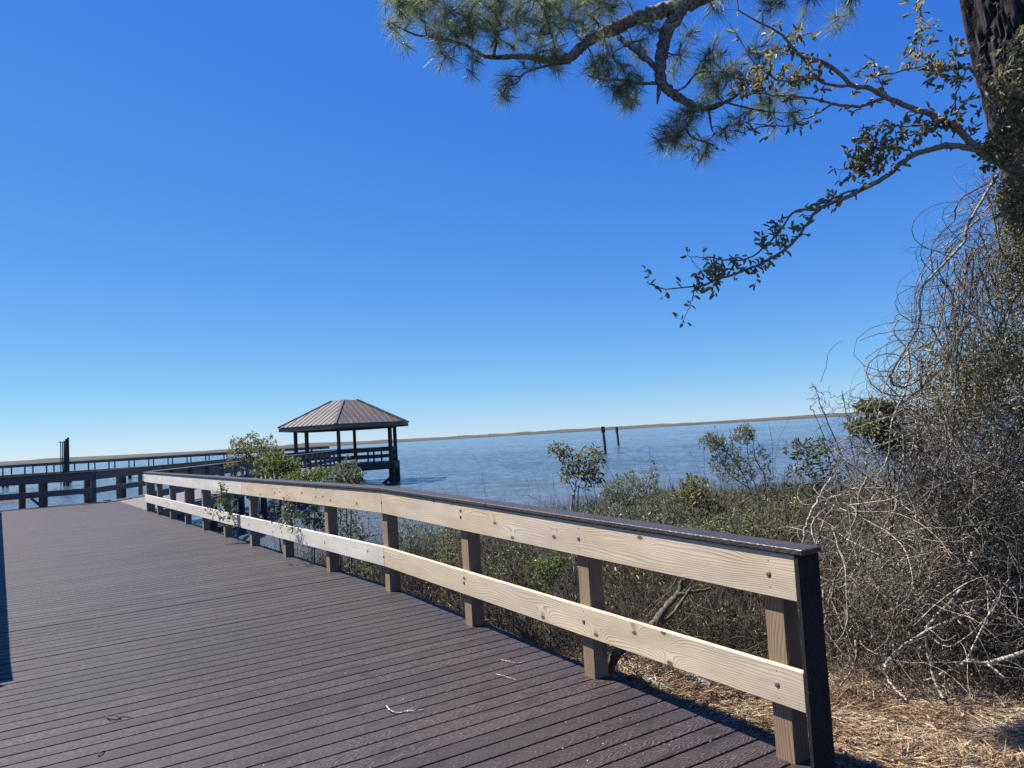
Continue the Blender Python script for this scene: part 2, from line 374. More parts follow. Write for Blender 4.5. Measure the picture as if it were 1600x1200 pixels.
M_oakleaf = leafmat('oak_leaves', [(0, (.06, .075, .035)), (.5, (.15, .165, .08)), (.9, (.30, .30, .15)), (1, (.28, .22, .10))], rough=.42, trans=.45, spec=.5)
M_myrtle = leafmat('myrtle_leaves', [(0, (.055, .065, .022)), (.6, (.125, .135, .05)), (1, (.26, .25, .11))], rough=.5, trans=.35)
M_bushgrn = leafmat('bush_leaves', [(0, (.035, .06, .016)), (.6, (.085, .13, .03)), (1, (.19, .23, .06))], rough=.4, trans=.35)
M_greyleaf = leafmat('grey_green_leaves', [(0, (.06, .08, .045)), (.6, (.12, .145, .08)), (1, (.22, .24, .14))], rough=.5, trans=.3)
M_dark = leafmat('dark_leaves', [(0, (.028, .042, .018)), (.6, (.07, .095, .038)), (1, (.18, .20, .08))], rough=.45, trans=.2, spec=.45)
M_pale = twigmat('pale_stem', [(0, (.34, .31, .27)), (1, (.55, .52, .46))], scale=50)
M_straw = twigmat('pine_straw', [(0, (.10, .045, .02)), (.35, (.29, .165, .08)), (.7, (.54, .40, .23)), (1, (.74, .63, .43))], scale=90)
M_marsh = twigmat('marsh_grass', [(0, (.035, .036, .018)), (.5, (.09, .083, .045)), (1, (.22, .185, .11))], scale=20)
M_deadleaf = leafmat('dead_leaves', [(0, (.12, .06, .03)), (.6, (.28, .17, .09)), (1, (.45, .36, .25))], rough=.6, trans=.2)

# ------------------------------------------------------------ water, ground, far shore
WZ = -1.5
b = MB(); b.add([(-6000, -300, WZ - .12), (6000, -300, WZ - .12), (6000, 9000, WZ - .12), (-6000, 9000, WZ - .12)], [[0, 1, 2, 3]])
# rippled part of the bay: real wavelets on a fan of cells that widen with distance
_r = 12 * (620 / 12) ** np.linspace(0, 1, 620); _a = np.linspace(R(-50), R(42), 760); RR, AA = np.meshgrid(_r, _a, indexing='ij')
_x = RR * np.sin(AA); _y = RR * np.cos(AA) - 2; _z = np.zeros_like(_x); wr = np.random.default_rng(3)
for _k in range(46):
    lam = .35 * (4.5 / .35) ** wr.random(); th_ = R(70) + wr.normal(0, .55); kx, ky = math.cos(th_) * 2 * math.pi / lam, math.sin(th_) * 2 * math.pi / lam
    _z += .0044 * lam ** .75 * np.sin(_x * kx + _y * ky + wr.random() * 6.28 + .8 * np.sin(_x * .13 + _y * .09 + _k))
_gust = .65 + .35 * np.sin(_x * .021 + _y * .05 + 2 * np.sin(_x * .01)) * np.sin(_y * .033 + 1)
_z = WZ + _z * _gust * np.clip((620 - RR) / 200, 0, 1)
_i = np.arange(620 * 760).reshape(620, 760)
b.add(np.stack([_x, _y, _z], -1).reshape(-1, 3), np.stack([_i[:-1, :-1], _i[1:, :-1], _i[1:, 1:], _i[:-1, 1:]], -1).reshape(-1, 4)[:, ::-1], smooth=True)
tag(b.build('water', M_water), 'blue rippled bay water spreading to the far marsh shore', 'water', kind='structure')

SX = [-400, -60, -24, -14, -7, -3, 1, 5, 10, 16, 40, 400]; SY = [-20, 2, 9, 13, 16, 20, 26, 31, 31, 29, 30, 60]
def gz(x, y):
    """height of the ground"""
    x = np.asarray(x, float); y = np.asarray(y, float)
    d = np.interp(x, SX, SY) - y                                   # metres inland of the shore line
    isl = .8 - .12 * np.hypot((x + 50) / 1.3, y - 60); d = np.maximum(d, isl)
    land = -1.38 + np.clip(d, 0, 24) / 24 * .86
    s = np.clip(d / 2.5, -1, 0); h = np.where(d > 0, land, -1.38 + s * 1.3)
    vv = x * V[0] + y * V[1]; uu = x * U[0] + y * U[1]
    h = h + .13 * np.exp(-((vv - 4.3) / .9) ** 2 - ((uu - 5.0) / .75) ** 2)      # little mound of straw beside the ramp
    h = h + .04 * np.sin(x * 1.7 + 1) * np.cos(y * 1.3) + .02 * np.sin(x * 5.1) * np.sin(y * 4.3 + 2)
    h = h + .21 * np.exp(-((vv - 4.1) / 1.1) ** 2) * np.clip((9 - uu) / 3, 0, 1)
    return h
def grid(xs, ys, f):
    X, Y = np.meshgrid(xs, ys); v = np.stack([X, Y, f(X, Y)], -1).reshape(-1, 3); n = len(xs); i = np.arange(len(ys) * n).reshape(len(ys), n)
    return v, np.stack([i[:-1, :-1], i[:-1, 1:], i[1:, 1:], i[1:, :-1]], -1).reshape(-1, 4)
b = MB(); xs = np.concatenate([np.linspace(-300, -60, 12), np.linspace(-56, -8, 34), np.linspace(-7.6, .4, 50), np.linspace(.44, 3.6, 90), np.linspace(3.7, 12, 60), np.linspace(13, 300, 40)])
ys = np.concatenate([np.linspace(-120, -6, 12), np.linspace(-5.6, 2.9, 40), np.linspace(2.94, 6.2, 90), np.linspace(6.3, 14, 60), np.linspace(15, 80, 60)])
v, f = grid(xs, ys, gz); b.add(v, f, smooth=True)
tag(b.build('ground', M_ground), 'brown sandy ground beside the boardwalk under straw and brush', 'ground', kind='structure')

b = MB(); n = 900; xx = np.linspace(-1400, 1500, n); hh = np.array([1.7 + 1.5 * mnoise.noise((x * .006, 3, 0)) + .9 * mnoise.noise((x * .05, 0, 0)) + 3.2 * max(0, mnoise.noise((x * .013, 9, 0)) - .15) + .9 * mnoise.noise((x * .3, 5, 0)) for x in xx]) + 1.0
yy = 930 + 60 * np.sin(xx * .003) - xx * .05
rows = np.stack([np.stack([xx, yy, np.full(n, WZ - .5)], -1), np.stack([xx, yy + 1, WZ + .35 + 0 * xx], -1), np.stack([xx, yy + 14, WZ + hh * .55 + .6], -1), np.stack([xx, yy + 60, WZ + hh + .6], -1), np.stack([xx, yy + 260, WZ + hh * .8 + .6], -1)])
i = np.arange(5 * n).reshape(5, n)
b.add(rows.reshape(-1, 3), np.stack([i[:-1, :-1], i[:-1, 1:], i[1:, 1:], i[1:, :-1]], -1).reshape(-1, 4))
tag(b.build('far_shore', M_shore), 'long low brown marsh island along the horizon across the bay', 'shore', kind='structure')

# ------------------------------------------------------------ main boardwalk
SEAM1, SEAM2 = 7.6, 8.94
BW = .146; TK = .028; ER = 3.565
bw = empty('boardwalk', W(7.6, 1.4, 0), 'wide purple brown composite plank boardwalk leading towards the water', 'boardwalk')
b = MB(); k = 0; u = 0.5
seams = {SEAM1: .010, SEAM2: .018, 23.7: .01}
while u < 30.9:
    for s_, g_ in seams.items():
        if s_ - BW < u <= s_: u += g_
    z0 = zd(u); z1 = zd(u + BW)
    v1 = ER if u < 23.8 else (ER if u < 24 else 3.50)
    if u > 24: v1 = 3.50
    v1 = v1 + random.uniform(-.012, .012)
    v0 = -.75 if u > 8.4 else (-.75 - (8.4 - u) * .9 if u > 6 else -3.2)
    c = W(u + BW / 2 - .0035, 0, (z0 + z1) / 2 - TK / 2 + random.uniform(-.0008, .0008))
    half = U * (BW / 2 - .0068 - random.uniform(0, .0018)); half = half + Z * (z1 - z0) / 2
    b.beam(c + V * v0, c + V * v1, half, Z * TK / 2, off=(random.uniform(0, 90), k + .5), tint=random.random())
    k += 1; u += BW
b.build('deck_boards', M_deck, bw, bevel=.0025)
b = MB()
for vv in (-.55, .8, 2.1, 3.28):
    for (a, c) in ((.6, 7.6), (7.6, 30.7)): b.beam(W(a, vv, zd(a) - .16), W(c, vv, zd(c) - .16), V * .03, Z * .12)
for u in np.arange(1.5, 30, 2.4):
    b.beam(W(u, -.62, zd(u) - .42), W(u, 3.4, zd(u) - .42), U * .04, Z * .12)
    for vv in (-.4, 1.4, 3.2): b.beam(W(u, vv, -3), W(u, vv, zd(u) - .28), U * .11, V * .11)
b.build('joists', M_pilewood, bw)
b = MB(); b.beam(W(30.93, -.6, -.11), W(30.93, 3.0, -.11), U * .02, Z * .12, off=(0, .5)); b.build('fascia', M_fascia, bw)

# ------------------------------------------------------------ near railing (right side)
CAPT = 1.10; PF = 3.42                       # cap top above the deck; deck-facing plane of the posts
rl = empty('wooden_railing', W(7.6, PF, 0), 'pale pine two board railing with dark cap along the right deck edge', 'railing')
us = [2.66, 4.27, 5.93] + list(7.62 + 1.78 * np.arange(10))
posts = []
for i_, u in enumerate(us):
    near = i_ < 3
    hu, hv = (.062, .062)
    b = MB(); zz = zr(u)
    b.beam(W(u + hu, PF + hv, -1.3 if i_ else -.9), W(u + hu, PF + hv, zz + CAPT - .036), U * hu, V * hv, tint=random.random() * .7)
    posts.append(b.build('post', M_post if i_ < 5 else M_postold, rl, bevel=.005))
def seg(u0, u1, zc, hh_, name, m, vc=PF - .020, hv=.019, mid=None):
    b = MB(); g = .0015
    b.beam(W(u0 + g, vc, zr(u0) + zc), W(u1 - g, vc, zr(u1) + zc), V * hv, Z * hh_, tint=random.random() * .35)
    return b.build(name, m, rl, bevel=.004)
joints = [2.54, 7.66, 13.35, 23.75]
rails = []
for j in range(3):
    m = M_rail if j < 2 else M_railgrey
    rails.append(seg(joints[j], joints[j + 1], .945, .118, 'upper_board', m))
jl = [2.54, 7.66, 14.9, 23.75]
lows = []
for j in range(3):
    m = [M_rail, M_railgrey, M_railgrey][j]
    lows.append(seg(jl[j], jl[j + 1], .372, .102, 'lower_board', m))
# carriage bolts and nail heads
def dome(c, nrm, r, hgt, mb, n=12):
    nrm = np.asarray(nrm, float); a = norm(np.cross(nrm, Z)); bb = np.cross(nrm, a); vs = []; fs = []
    for q, (rr, h) in enumerate(((1, 0), (.96, .35), (.75, .75), (.4, .95))):
        for t in range(n): vs.append(c + (a * math.cos(2 * math.pi * t / n) + bb * math.sin(2 * math.pi * t / n)) * r * rr + nrm * hgt * h)
    vs.append(c + nrm * hgt)
    for q in range(3):
        for t in range(n): fs.append([q * n + t, q * n + (t + 1) % n, (q + 1) * n + (t + 1) % n, (q + 1) * n + t])
    tri = [[3 * n + t, 3 * n + (t + 1) % n, 4 * n] for t in range(n)]
    mb.add(vs, fs, smooth=True); mb.add(vs, tri, smooth=True)
def owner(lst, js, u):
    for j in range(3):
        if js[j] <= u <= js[j + 1]: return lst[j]
for i_, u in enumerate(us):
    uu = u + (.045 if i_ else .05)
    for lst, js, zc in ((rails, joints, .945), (lows, jl, .372)):
        b = MB(); dome(W(uu, PF - .039, zr(uu) + zc), -V, .0165 if i_ < 6 else .013, .006, b); b.build('bolt', M_bolt, owner(lst, js, uu))
        if i_ < 5:
            for dz in (-.07, .07):
                b = MB(); dome(W(uu - .005, PF - .039, zr(uu) + zc + dz), -V, .0045, .0008, b, 6); b.build('nail_head', M_pilewood, owner(lst, js, uu))
caps = [2.48, 5.52, 7.66, 11.2, 16.2, 23.9]
for j in range(5):
    g = .0015; b = MB(); hv = .0825
    b.beam(W(caps[j] + g, PF + .028, zr(caps[j]) + CAPT - .0155), W(caps[j + 1] - g, PF + .028, zr(caps[j + 1]) + CAPT - .0155), V * hv, Z * .0145, off=(random.uniform(0, 90), j * 7 + .5))
    b.build('cap_rail', M_cap, rl, bevel=.004)
# dark composite board that closes the near end of the railing
b = MB(); b.beam(W(2.525, PF + .04, -.85), W(2.525, PF + .04, zr(2.5) + CAPT - .033), V * .085, U * .0125, off=(3, .5)); b.build('end_board', M_fascia, rl, bevel=.003)

# ------------------------------------------------------------ generic two-board railing (weathered)
def rail_run(root, pts, zf, spacing, m, side, cap_m=None, hz=(.93, .13, .43, .1), capt=1.1, pw=.06, posts_to=-.45, brace=False):
    """pts: ground polyline; side: unit-ish vector pointing to the deck side"""
    for a, c in zip(pts[:-1], pts[1:]):
        a = np.asarray(a, float); c = np.asarray(c, float); d = norm(c - a); L = np.linalg.norm(c - a); s_ = np.cross(Z, d); s_ = s_ * (1 if np.dot(s_, side) > 0 else -1)
        for zc, h_, nm in ((hz[0], hz[1], 'upper_board'), (hz[2], hz[3], 'lower_board')):
            nseg = max(1, int(L / 4.9)); 
            for q in range(nseg):
                p = a + d * L * q / nseg; r = a + d * L * (q + 1) / nseg
                b = MB(); b.beam(p + Z * (zf + zc) + s_ * .02, r + Z * (zf + zc) + s_ * .02, s_ * .019, Z * h_, tint=random.random()); b.build(nm, m, root)
        b = MB(); b.beam(a + Z * (zf + capt - .02), c + Z * (zf + capt - .02), s_ * .1, Z * .019, tint=.2, off=(random.uniform(0, 9), .5)); b.build('cap_rail', cap_m or m, root)
        npz = max(1, round(L / spacing))
        for q in range(npz + 1):
            p = a + d * (L * q / npz * .996 + .002 * L) - s_ * (pw + .003)
            b = MB(); b.beam(p + Z * (zf + posts_to), p + Z * (zf + capt - .042), d * pw, s_ * pw, tint=random.random()); b.build('post', m, root)
            if brace and q:
                b = MB(); b.beam(p + Z * (zf + .05), p - d * .28 + Z * (zf + .33), s_ * .03, norm(np.cross(s_, Z * .28 - d * .28)) * .045); b.build('brace', m, root)

EK = W(30.95, -.02, 0)
cor = np.array([-14.9, 27.15, 0])
leftfar = W(31.0, -9.5, 0)
r1 = empty('deck_end_railing', cor, 'shaded grey railing closing the far end of the boardwalk', 'railing')
rail_run(r1, [leftfar, W(31.0, -.4, 0), cor], 0, 2.05, M_greywood, -U, M_cap, brace=True)
for px_, w_ in ((34, .13), (68, .14), (137, .16), (192, .12)):
    p = at(px_, 760, 31.5); mp_ = empty('mooring_pile', (p[0], p[1], -1.5), 'dark wooden pile standing in the water just behind the shaded end railing', 'pile', 'piles behind the end railing')
    b = MB(); b.tubes([[(p[0], p[1], -3.5), (p[0], p[1], -.5), (p[0] + .02, p[1], .9)]], [[w_ * 1.1, w_, w_ * .95]], 10, tint=.4, cap=True); b.build('shaft', M_pilewood, mp_)
    b = MB(); b.tubes([[(p[0] + .02, p[1], .9), (p[0] + .02, p[1], .96)]], [[w_ * .9, w_ * .5]], 10, tint=.8, cap=True); b.build('top', M_greywood, mp_)
# out-of-frame left railing whose shadow lies on the deck
r2 = empty('left_railing', W(8, -.6, 0), 'railing just outside the left edge of the view whose shadow crosses the deck', 'railing')
rail_run(r2, [W(7.25, -1.1, 0), W(7.6, -.5, 0), W(30.6, -.5, 0)], 0, 1.8, M_rail, V, M_cap)

# ------------------------------------------------------------ pier from the deck end to the pavilion
L0, L1 = cor, np.array([-15.75, 56.2, 0]); R0, R1 = np.array([-10.45, 21.65, 0]), np.array([-12.5, 54.0, 0])
pr = empty('fishing_pier', (L0 + R0) / 2, 'long weathered plank pier running out to the roofed pavilion', 'pier')
b = MB(); y = 21.7; q = 0
while y < 55.5:
    if y < 27.2: xl = np.interp(y, [21.65, 27.2], [-10.42, -14.75])
    else: xl = np.interp(y, [27.2, 56.2], [-14.8, -15.65])
    xr = np.interp(y, [21.65, 54, 56], [-10.5, -12.55, -13.2])
    if xr - xl > .05: b.beam((xl, y, -.02), (xr, y, -.02), (0, .069, 0), (0, 0, .017), tint=random.random())
    y += .145
b.build('deck_boards', M_deckold, pr)
b = MB()
for (p, r) in ((L0, L1), (R0, R1)):
    d = norm(r - p); s_ = np.cross(Z, d)
    b.beam(p - Z * .19, r - Z * .19, s_ * .03, Z * .14, tint=.3)
b.build('side_beam', M_greywood, pr)
for y in np.arange(24.5, 55, 3.4):
    for t in (0, 1):
        x = np.interp(y, [27, 56], [-14.8, -15.6]) if t == 0 else np.interp(y, [21.6, 54], [-10.6, -12.6])
        if t == 0 and y < 27: continue
        b = MB(); b.tubes([[(x, y, -4), (x, y, -1), (x, y, .02)]], [[.14, .14, .13]], 10, tint=.3); b.build('pile', M_pilewood, pr)
rA = empty('pier_left_railing', L1, 'weathered railing on the far left side of the pier to the pavilion', 'railing')
rail_run(rA, [L0 + (0, .1, 0), L1], 0, 1.85, M_greywood, np.array([1, 0, 0]), M_cap)
rB = empty('pier_right_railing', R1, 'weathered railing on the near right side of the pier behind the bushes', 'railing')
rail_run(rB, [R0 + (0, .25, 0), R1], 0, 1.6, M_greywood, np.array([-1, 0, 0]), M_greywood)

# ------------------------------------------------------------ pavilion (hexagonal)
GC = at(543, 700, 58.); GC[2] = 0
gz_ = empty('pavilion', GC, 'open hexagonal pavilion with brown metal roof standing on piles over the water', 'pavilion')
ANG = [R(21.7 + 12 + 60 * k) for k in range(6)]
def hexp(r, z): return [GC + np.array([math.cos(a) * r, math.sin(a) * r, z]) for a in ANG]
PR, ER_, TR = 3.92, 5.15, 1.12; EZ = 2.92; TZ = 4.72
P_ = hexp(PR, 0)
fl = hexp(PR + .25, -.02); b = MB(); fl2 = hexp(PR + .25, -.06)
b.add(fl, [[0, 1, 2, 3, 4, 5]]); b.add(fl2, [[5, 4, 3, 2, 1, 0]]); b.build('floor', M_deckold, gz_)
for k in range(6):
    a, c = hexp(PR + .27, 0)[k], hexp(PR + .27, 0)[(k + 1) % 6]; s_ = norm(np.cross(Z, c - a))
    b = MB(); b.beam(a - Z * .25, c - Z * .25, s_ * .03, Z * .23, tint=.5); b.build('floor_beam', M_pilewood, gz_)
    b = MB(); b.beam(P_[k] + Z * -.02, P_[k] + Z * (EZ - .1), norm(P_[k] - GC) * .11, np.cross(Z, norm(P_[k] - GC)) * .11, tint=.4); b.build('post', M_pilewood, gz_)
    pp = hexp(PR + .05, 0)[k]
    b = MB(); b.beam(pp + Z * -4, pp + Z * -.1, norm(P_[k] - GC) * .17, np.cross(Z, norm(P_[k] - GC)) * .17, tint=.6); b.build('pile', M_pilewood, gz_)
    d = norm(c - a)
    for sg, p in ((1, pp), (-1, hexp(PR + .05, 0)[(k + 1) % 6])):
        b = MB(); b.beam(p - Z * 1.75 + d * sg * .15, p - Z * 1.1 + d * sg * .15 - d * sg * 0 + Z * 0, s_ * .06, d * .02); 
        b = MB(); b.beam(p + Z * -1.7 + d * sg * 1.0, p + Z * -1.1 + d * sg * .1, s_ * .06, norm(np.cross(s_, d * sg * .9 - Z * .6)) * .1); b.build('brace', M_pilewood, gz_)
    # eave beam
    a, c = hexp(PR + .05, 0)[k], hexp(PR + .05, 0)[(k + 1) % 6]
    b = MB(); b.beam(a + Z * (EZ - .28), c + Z * (EZ - .28), s_ * .05, Z * .12, tint=.5); b.build('eave_beam', M_pilewood, gz_)
# roof: six trapezoid sheets, standing seams, hip caps, fascia, underside
E_, T_ = hexp(ER_, EZ), hexp(TR, TZ)
roof = MB()
for k in range(6):
    e0, e1, t0, t1 = E_[k], E_[(k + 1) % 6], T_[k], T_[(k + 1) % 6]
    roof.add([e0, e1, t1, t0, e0 - Z * .05, e1 - Z * .05, t1 - Z * .05, t0 - Z * .05], [[0, 1, 2, 3], [7, 6, 5, 4], [0, 4, 5, 1]])
roof.add(T_ + [GC + Z * (TZ + .12)], [[k, (k + 1) % 6, 6] for k in range(6)])
ro = roof.build('roof', M_roof, gz_)
for k in range(6):
    e0, e1, t0, t1 = E_[k], E_[(k + 1) % 6], T_[k], T_[(k + 1) % 6]; L = np.linalg.norm(e1 - e0); d = (e1 - e0) / L
    em, tm = (e0 + e1) / 2, (t0 + t1) / 2; up = tm - em; nrm = norm(np.cross(d, up)); tl = np.linalg.norm(t1 - t0)
    b = MB(); n = int(L / .42)
    for q in range(1, n):
        x = (q / n - .5) * L; r = 1.0 if abs(x) <= tl / 2 else (L / 2 - abs(x)) / (L / 2 - tl / 2)
        p0 = em + d * x; b.beam(p0, p0 + up * r, d * .02, nrm * .035)
    b.build('standing_seams', M_roof, ro)
    b = MB(); hd = norm(t0 - e0); hs_ = norm(np.cross(hd, Z)); b.beam(e0 + Z * .03 - hd * .03, t0 + Z * .03 + hd * .02, hs_ * .09, norm(np.cross(hd, hs_)) * .035); b.build('hip_cap', M_roof, ro)
    s_ = norm(np.cross(Z, d)); b = MB(); b.beam(E_[k] - Z * .17 - norm(E_[k] - GC) * .05, E_[(k + 1) % 6] - Z * .17 - norm(E_[(k + 1) % 6] - GC) * .05, s_ * .02, Z * .12, tint=.5); b.build('fascia', M_greywood, ro)
# railing on five sides (the pier comes in on the sixth: between vertices 3 and 4)
for k in range(6):
    if k == 3: continue
    a, c = P_[k], P_[(k + 1) % 6]; d = norm(c - a); s_ = norm(np.cross(Z, d)); L = np.linalg.norm(c - a)
    for zc, h_ in ((.93, .12), (.43, .09)):
        b = MB(); b.beam(a + d * .1 + Z * zc, c - d * .1 + Z * zc, s_ * .02, Z * h_, tint=.6); b.build('rail_board', M_pilewood, gz_)
    b = MB(); b.beam(a + d * .1 + Z * 1.08, c - d * .1 + Z * 1.08, s_ * .09, Z * .02, tint=.4); b.build('cap_rail', M_pilewood, gz_)
    for q in (1, 2):
        b = MB(); p = a + d * L * q / 3 + s_ * .07; b.beam(p - Z * .4, p + Z * 1.05, d * .05, s_ * .045, tint=.5); b.build('rail_post', M_pilewood, gz_)

# ------------------------------------------------------------ distant second pier behind, on the left
A0, A1 = np.array([-92., 84., 0]), np.array([-27., 112., 0]); dB = norm(A1 - A0); sB = np.cross(Z, dB)
pb = empty('distant_pier', A0, 'low grey pier crossing the bay far behind the boardwalk on the left', 'pier')
b = MB(); b.beam(A0 + sB * 1.2 - Z * .05, A1 + sB * 1.2 - Z * .05, sB * 1.2, Z * .04); b.beam(A0 - Z * .28, A1 - Z * .28, sB * .05, Z * .18); b.build('deck', M_greywood, pb)
for off_ in (0, 2.4):
    o_ = sB * off_
    for zc, h_, nm, mm in ((1.17, .025, 'cap_rail', M_cap), (.99, .15, 'upper_board', M_greywood)):
        b = MB(); b.beam(A0 + o_ + Z * zc, A1 + o_ + Z * zc, sB * (.12 if nm == 'cap_rail' else .025), Z * h_, off=(0, .5)); b.build(nm, mm, pb)
LB = np.linalg.norm(A1 - A0); npst = int(LB / 2.35)
PB = [A0 + dB * (q * 2.35 + (.5 if off_ else 0)) + sB * off_ for q in range(npst) for off_ in (0, 2.4)]
for p in PB:
    if p[0] > -78 : b = MB(); b.beam(p - Z * .3, p + Z * 1.14, dB * .08, sB * .08); b.build('post', M_greywood, pb)
for q in range(1, npst, 3):
    p = A0 + dB * (q * 2.35)
    if p[0] > -78:
        b = MB(); b.beam(p - Z * 4, p - Z * .1, dB * .15, sB * .15); b.beam(p + sB * 2.4 - Z * 4, p + sB * 2.4 - Z * .1, dB * .15, sB * .15); b.build('pile_pair', M_pilewood, pb)

# ------------------------------------------------------------ piles in the water
pc = at(100, 700, 88.); cl = empty('piling_cluster', (pc[0], pc[1], WZ), 'tall cluster of thin dark pilings bound together beyond the left railing', 'piling cluster')
for dx, r_, top in ((-.42, .055, 3.6), (-.2, .07, 3.5), (.0, .08, 3.65), (.22, .12, 3.85), (.44, .12, 4.0)):
    b = MB(); b.tubes([[(pc[0] + dx, pc[1] + random.uniform(-.2, .2), WZ - 2), (pc[0] + dx + .02, pc[1], 1), (pc[0] + dx + .04, pc[1], top)]], [[r_ * 1.1, r_, r_ * .9]], 8, tint=.2, cap=True); b.build('pile', M_pilewood, cl)
for z_ in (1.0, 3.5):
    b = MB(); b.beam((pc[0] - .5, pc[1] - .2, z_), (pc[0] + .58, pc[1] - .2, z_), (0, .03, 0), (0, 0, .04)); b.build('binding', M_pilewood, cl)
mk = at(943, 690, 91.); m1 = empty('channel_marker', (mk[0], mk[1], WZ), 'taller dark channel marker post with a small board, nearer of the two', 'marker')
b = MB(); b.tubes([[(mk[0] + .2, mk[1], WZ - 2), (mk[0] + .1, mk[1], 0), (mk[0], mk[1], 1.75)]], [[.17, .16, .15]], 9, tint=.2, cap=True); b.build('pile', M_pilewood, m1)
b = MB(); b.beam((mk[0] - .2, mk[1] - .2, 1.35), (mk[0] + .24, mk[1] - .2, 1.35), (0, .03, 0), (0, 0, .34)); b.build('board', M_pilewood, m1)
mk = at(964, 680, 128.); m2 = empty('channel_marker', (mk[0], mk[1], WZ), 'slimmer reddish channel marker post standing farther out', 'marker')
b = MB(); b.tubes([[(mk[0] + .2, mk[1], WZ - 2), (mk[0] + .1, mk[1], 0), (mk[0], mk[1], 1.6)]], [[.2, .19, .18]], 9, tint=.2, cap=True); b.build('pile', M_pilewood, m2)
b = MB(); b.tubes([[(mk[0], mk[1] - .1, .7), (mk[0], mk[1] - .1, 1.5)]], [[.25, .24]], 8, cap=True); b.build('cap', M_pilewood, m2)
#PLANTS

# ------------------------------------------------------------ growth helpers
def smooth_poly(pts, K):
    """Catmull-Rom through the points, resampled to K"""
    p = np.asarray(pts, float); p = np.vstack([2 * p[0] - p[1], p, 2 * p[-1] - p[-2]]); out = []
    n = len(p) - 3
    for t in np.linspace(0, n - 1e-6, K):
        i = int(t); f = t - i; a, b_, c, d = p[i:i + 4]
        out.append(.5 * ((2 * b_) + (-a + c) * f + (2 * a - 5 * b_ + 4 * c - d) * f * f + (-a + 3 * b_ - 3 * c + d) * f ** 3))
    return np.array(out)
class Grow:
    """a skeleton that reaches out from seeded limbs to every target point"""
    def __init__(s): s.p = []; s.r = []; s.paths = []; s.rad = []
    def seed(s, pts, r0, r1, K=24, mb=None, tint=None, sides=7, wob=0.0):
        q = smooth_poly(pts, K)
        if wob: q[1:] += rng.normal(0, wob, (K - 1, q.shape[1]))
        rr = np.linspace(r0, r1, K)
        s.p.append(q); s.r.append(rr)
        if mb is not None: mb.tubes(q[None], (rr * (1 + rng.normal(0, .06, K)))[None], sides, tint=random.random() if tint is None else tint)
    def reach(s, targets, r_end=.0015, K=6, bow=.15, sag=0.0, maxd=9, up=0.0, grow=.0035):
        """targets (M,3), nearest first"""
        P = np.concatenate(s.p); Rd = np.concatenate(s.r)
        D = np.min(np.linalg.norm(targets[:, None] - P[None], axis=2), axis=1) if len(targets) * len(P) < 4e7 else np.linalg.norm(targets - P[0], axis=1)
        order = np.argsort(D); tips = []; dirs = []
        cap = len(P) + len(targets) * (K - 1); PP = np.zeros((cap, 3)); RR = np.zeros(cap); n = len(P); PP[:n] = P; RR[:n] = Rd
        for i in order:
            t = targets[i]; dv = PP[:n] - t; dd = np.einsum('ij,ij->i', dv, dv) ** .5
            if up: dd = dd + up * np.maximum(0, PP[:n, 2] - t[2])
            j = int(np.argmin(dd)); a = PP[j]; L = np.linalg.norm(t - a)
            if L < 1e-4 or L > maxd: continue
            k = np.linspace(0, 1, K)[:, None]; off = rng.normal(0, bow * L, 3); off[2] += sag * L
            q = a + (t - a) * k + off * (k * (1 - k)) * 2 + rng.normal(0, .02 * L, (K, 3)) * (k > 0)
            r0 = min(RR[j] * .75, r_end + grow * L / .3 + .0006); rr = np.linspace(r0, r_end, K)
            s.paths.append(q); s.rad.append(rr); PP[n:n + K - 1] = q[1:]; RR[n:n + K - 1] = rr[1:]; n += K - 1
            tips.append(q[-1]); dirs.append(q[-1] - q[-3])
        s.p = [PP[:n]]; s.r = [RR[:n]]
        return np.array(tips), norm(np.array(dirs))
    def mesh(s, mb, sides=4, tint=None):
        if s.paths: mb.tubes(np.array(s.paths), np.array(s.rad), sides, tint=rng.random(len(s.paths)) if tint is None else tint); s.paths = []; s.rad = []
def ell(c, r, n):
    d = norm(rng.normal(size=(n, 3))) * rng.random((n, 1)) ** (1 / 2.4); return np.asarray(c) + d * np.asarray(r)
def pxell(cx, cy, rx, ry, Y, dY, n):
    """points in a ball seen at photo pixel (cx, cy), at real distance Y"""
    c = at(cx, cy, Y); k = Y / FPX; return ell(c, (rx * k, dY, ry * k), n)
def leafspray(mb, tips, dirs, n_per, L, wd, spread=.9, back=.0, jitter=.02, up=.3, tl=0.0, th=1.0):
    """n_per leaves round every tip"""
    T = np.repeat(tips, n_per, axis=0); D = np.repeat(dirs, n_per, axis=0); M = len(T)
    d = norm(D + rng.normal(0, spread, (M, 3)) + np.array([0, 0, up * .5]))
    b = T - D * (rng.random((M, 1)) * back) + rng.normal(0, jitter, (M, 3))
    n = norm(rng.normal(0, .8, (M, 3)) + Z * .7)
    mb.leaves(b, d, n, L * rng.uniform(.55, 1.15, M), wd * rng.uniform(.7, 1.15, M), np.clip(rng.beta(2, 2.2, M) * (th - tl) + tl, 0, 1))

# ------------------------------------------------------------ the pine
def A_(L, Y): return [at(x, y, Y + dy) for (x, y, dy) in L]
pine = empty('pine_tree', (4.75, 6.2, -.5), 'tall rough barked pine with a long needled limb reaching out over the railing', 'pine tree')
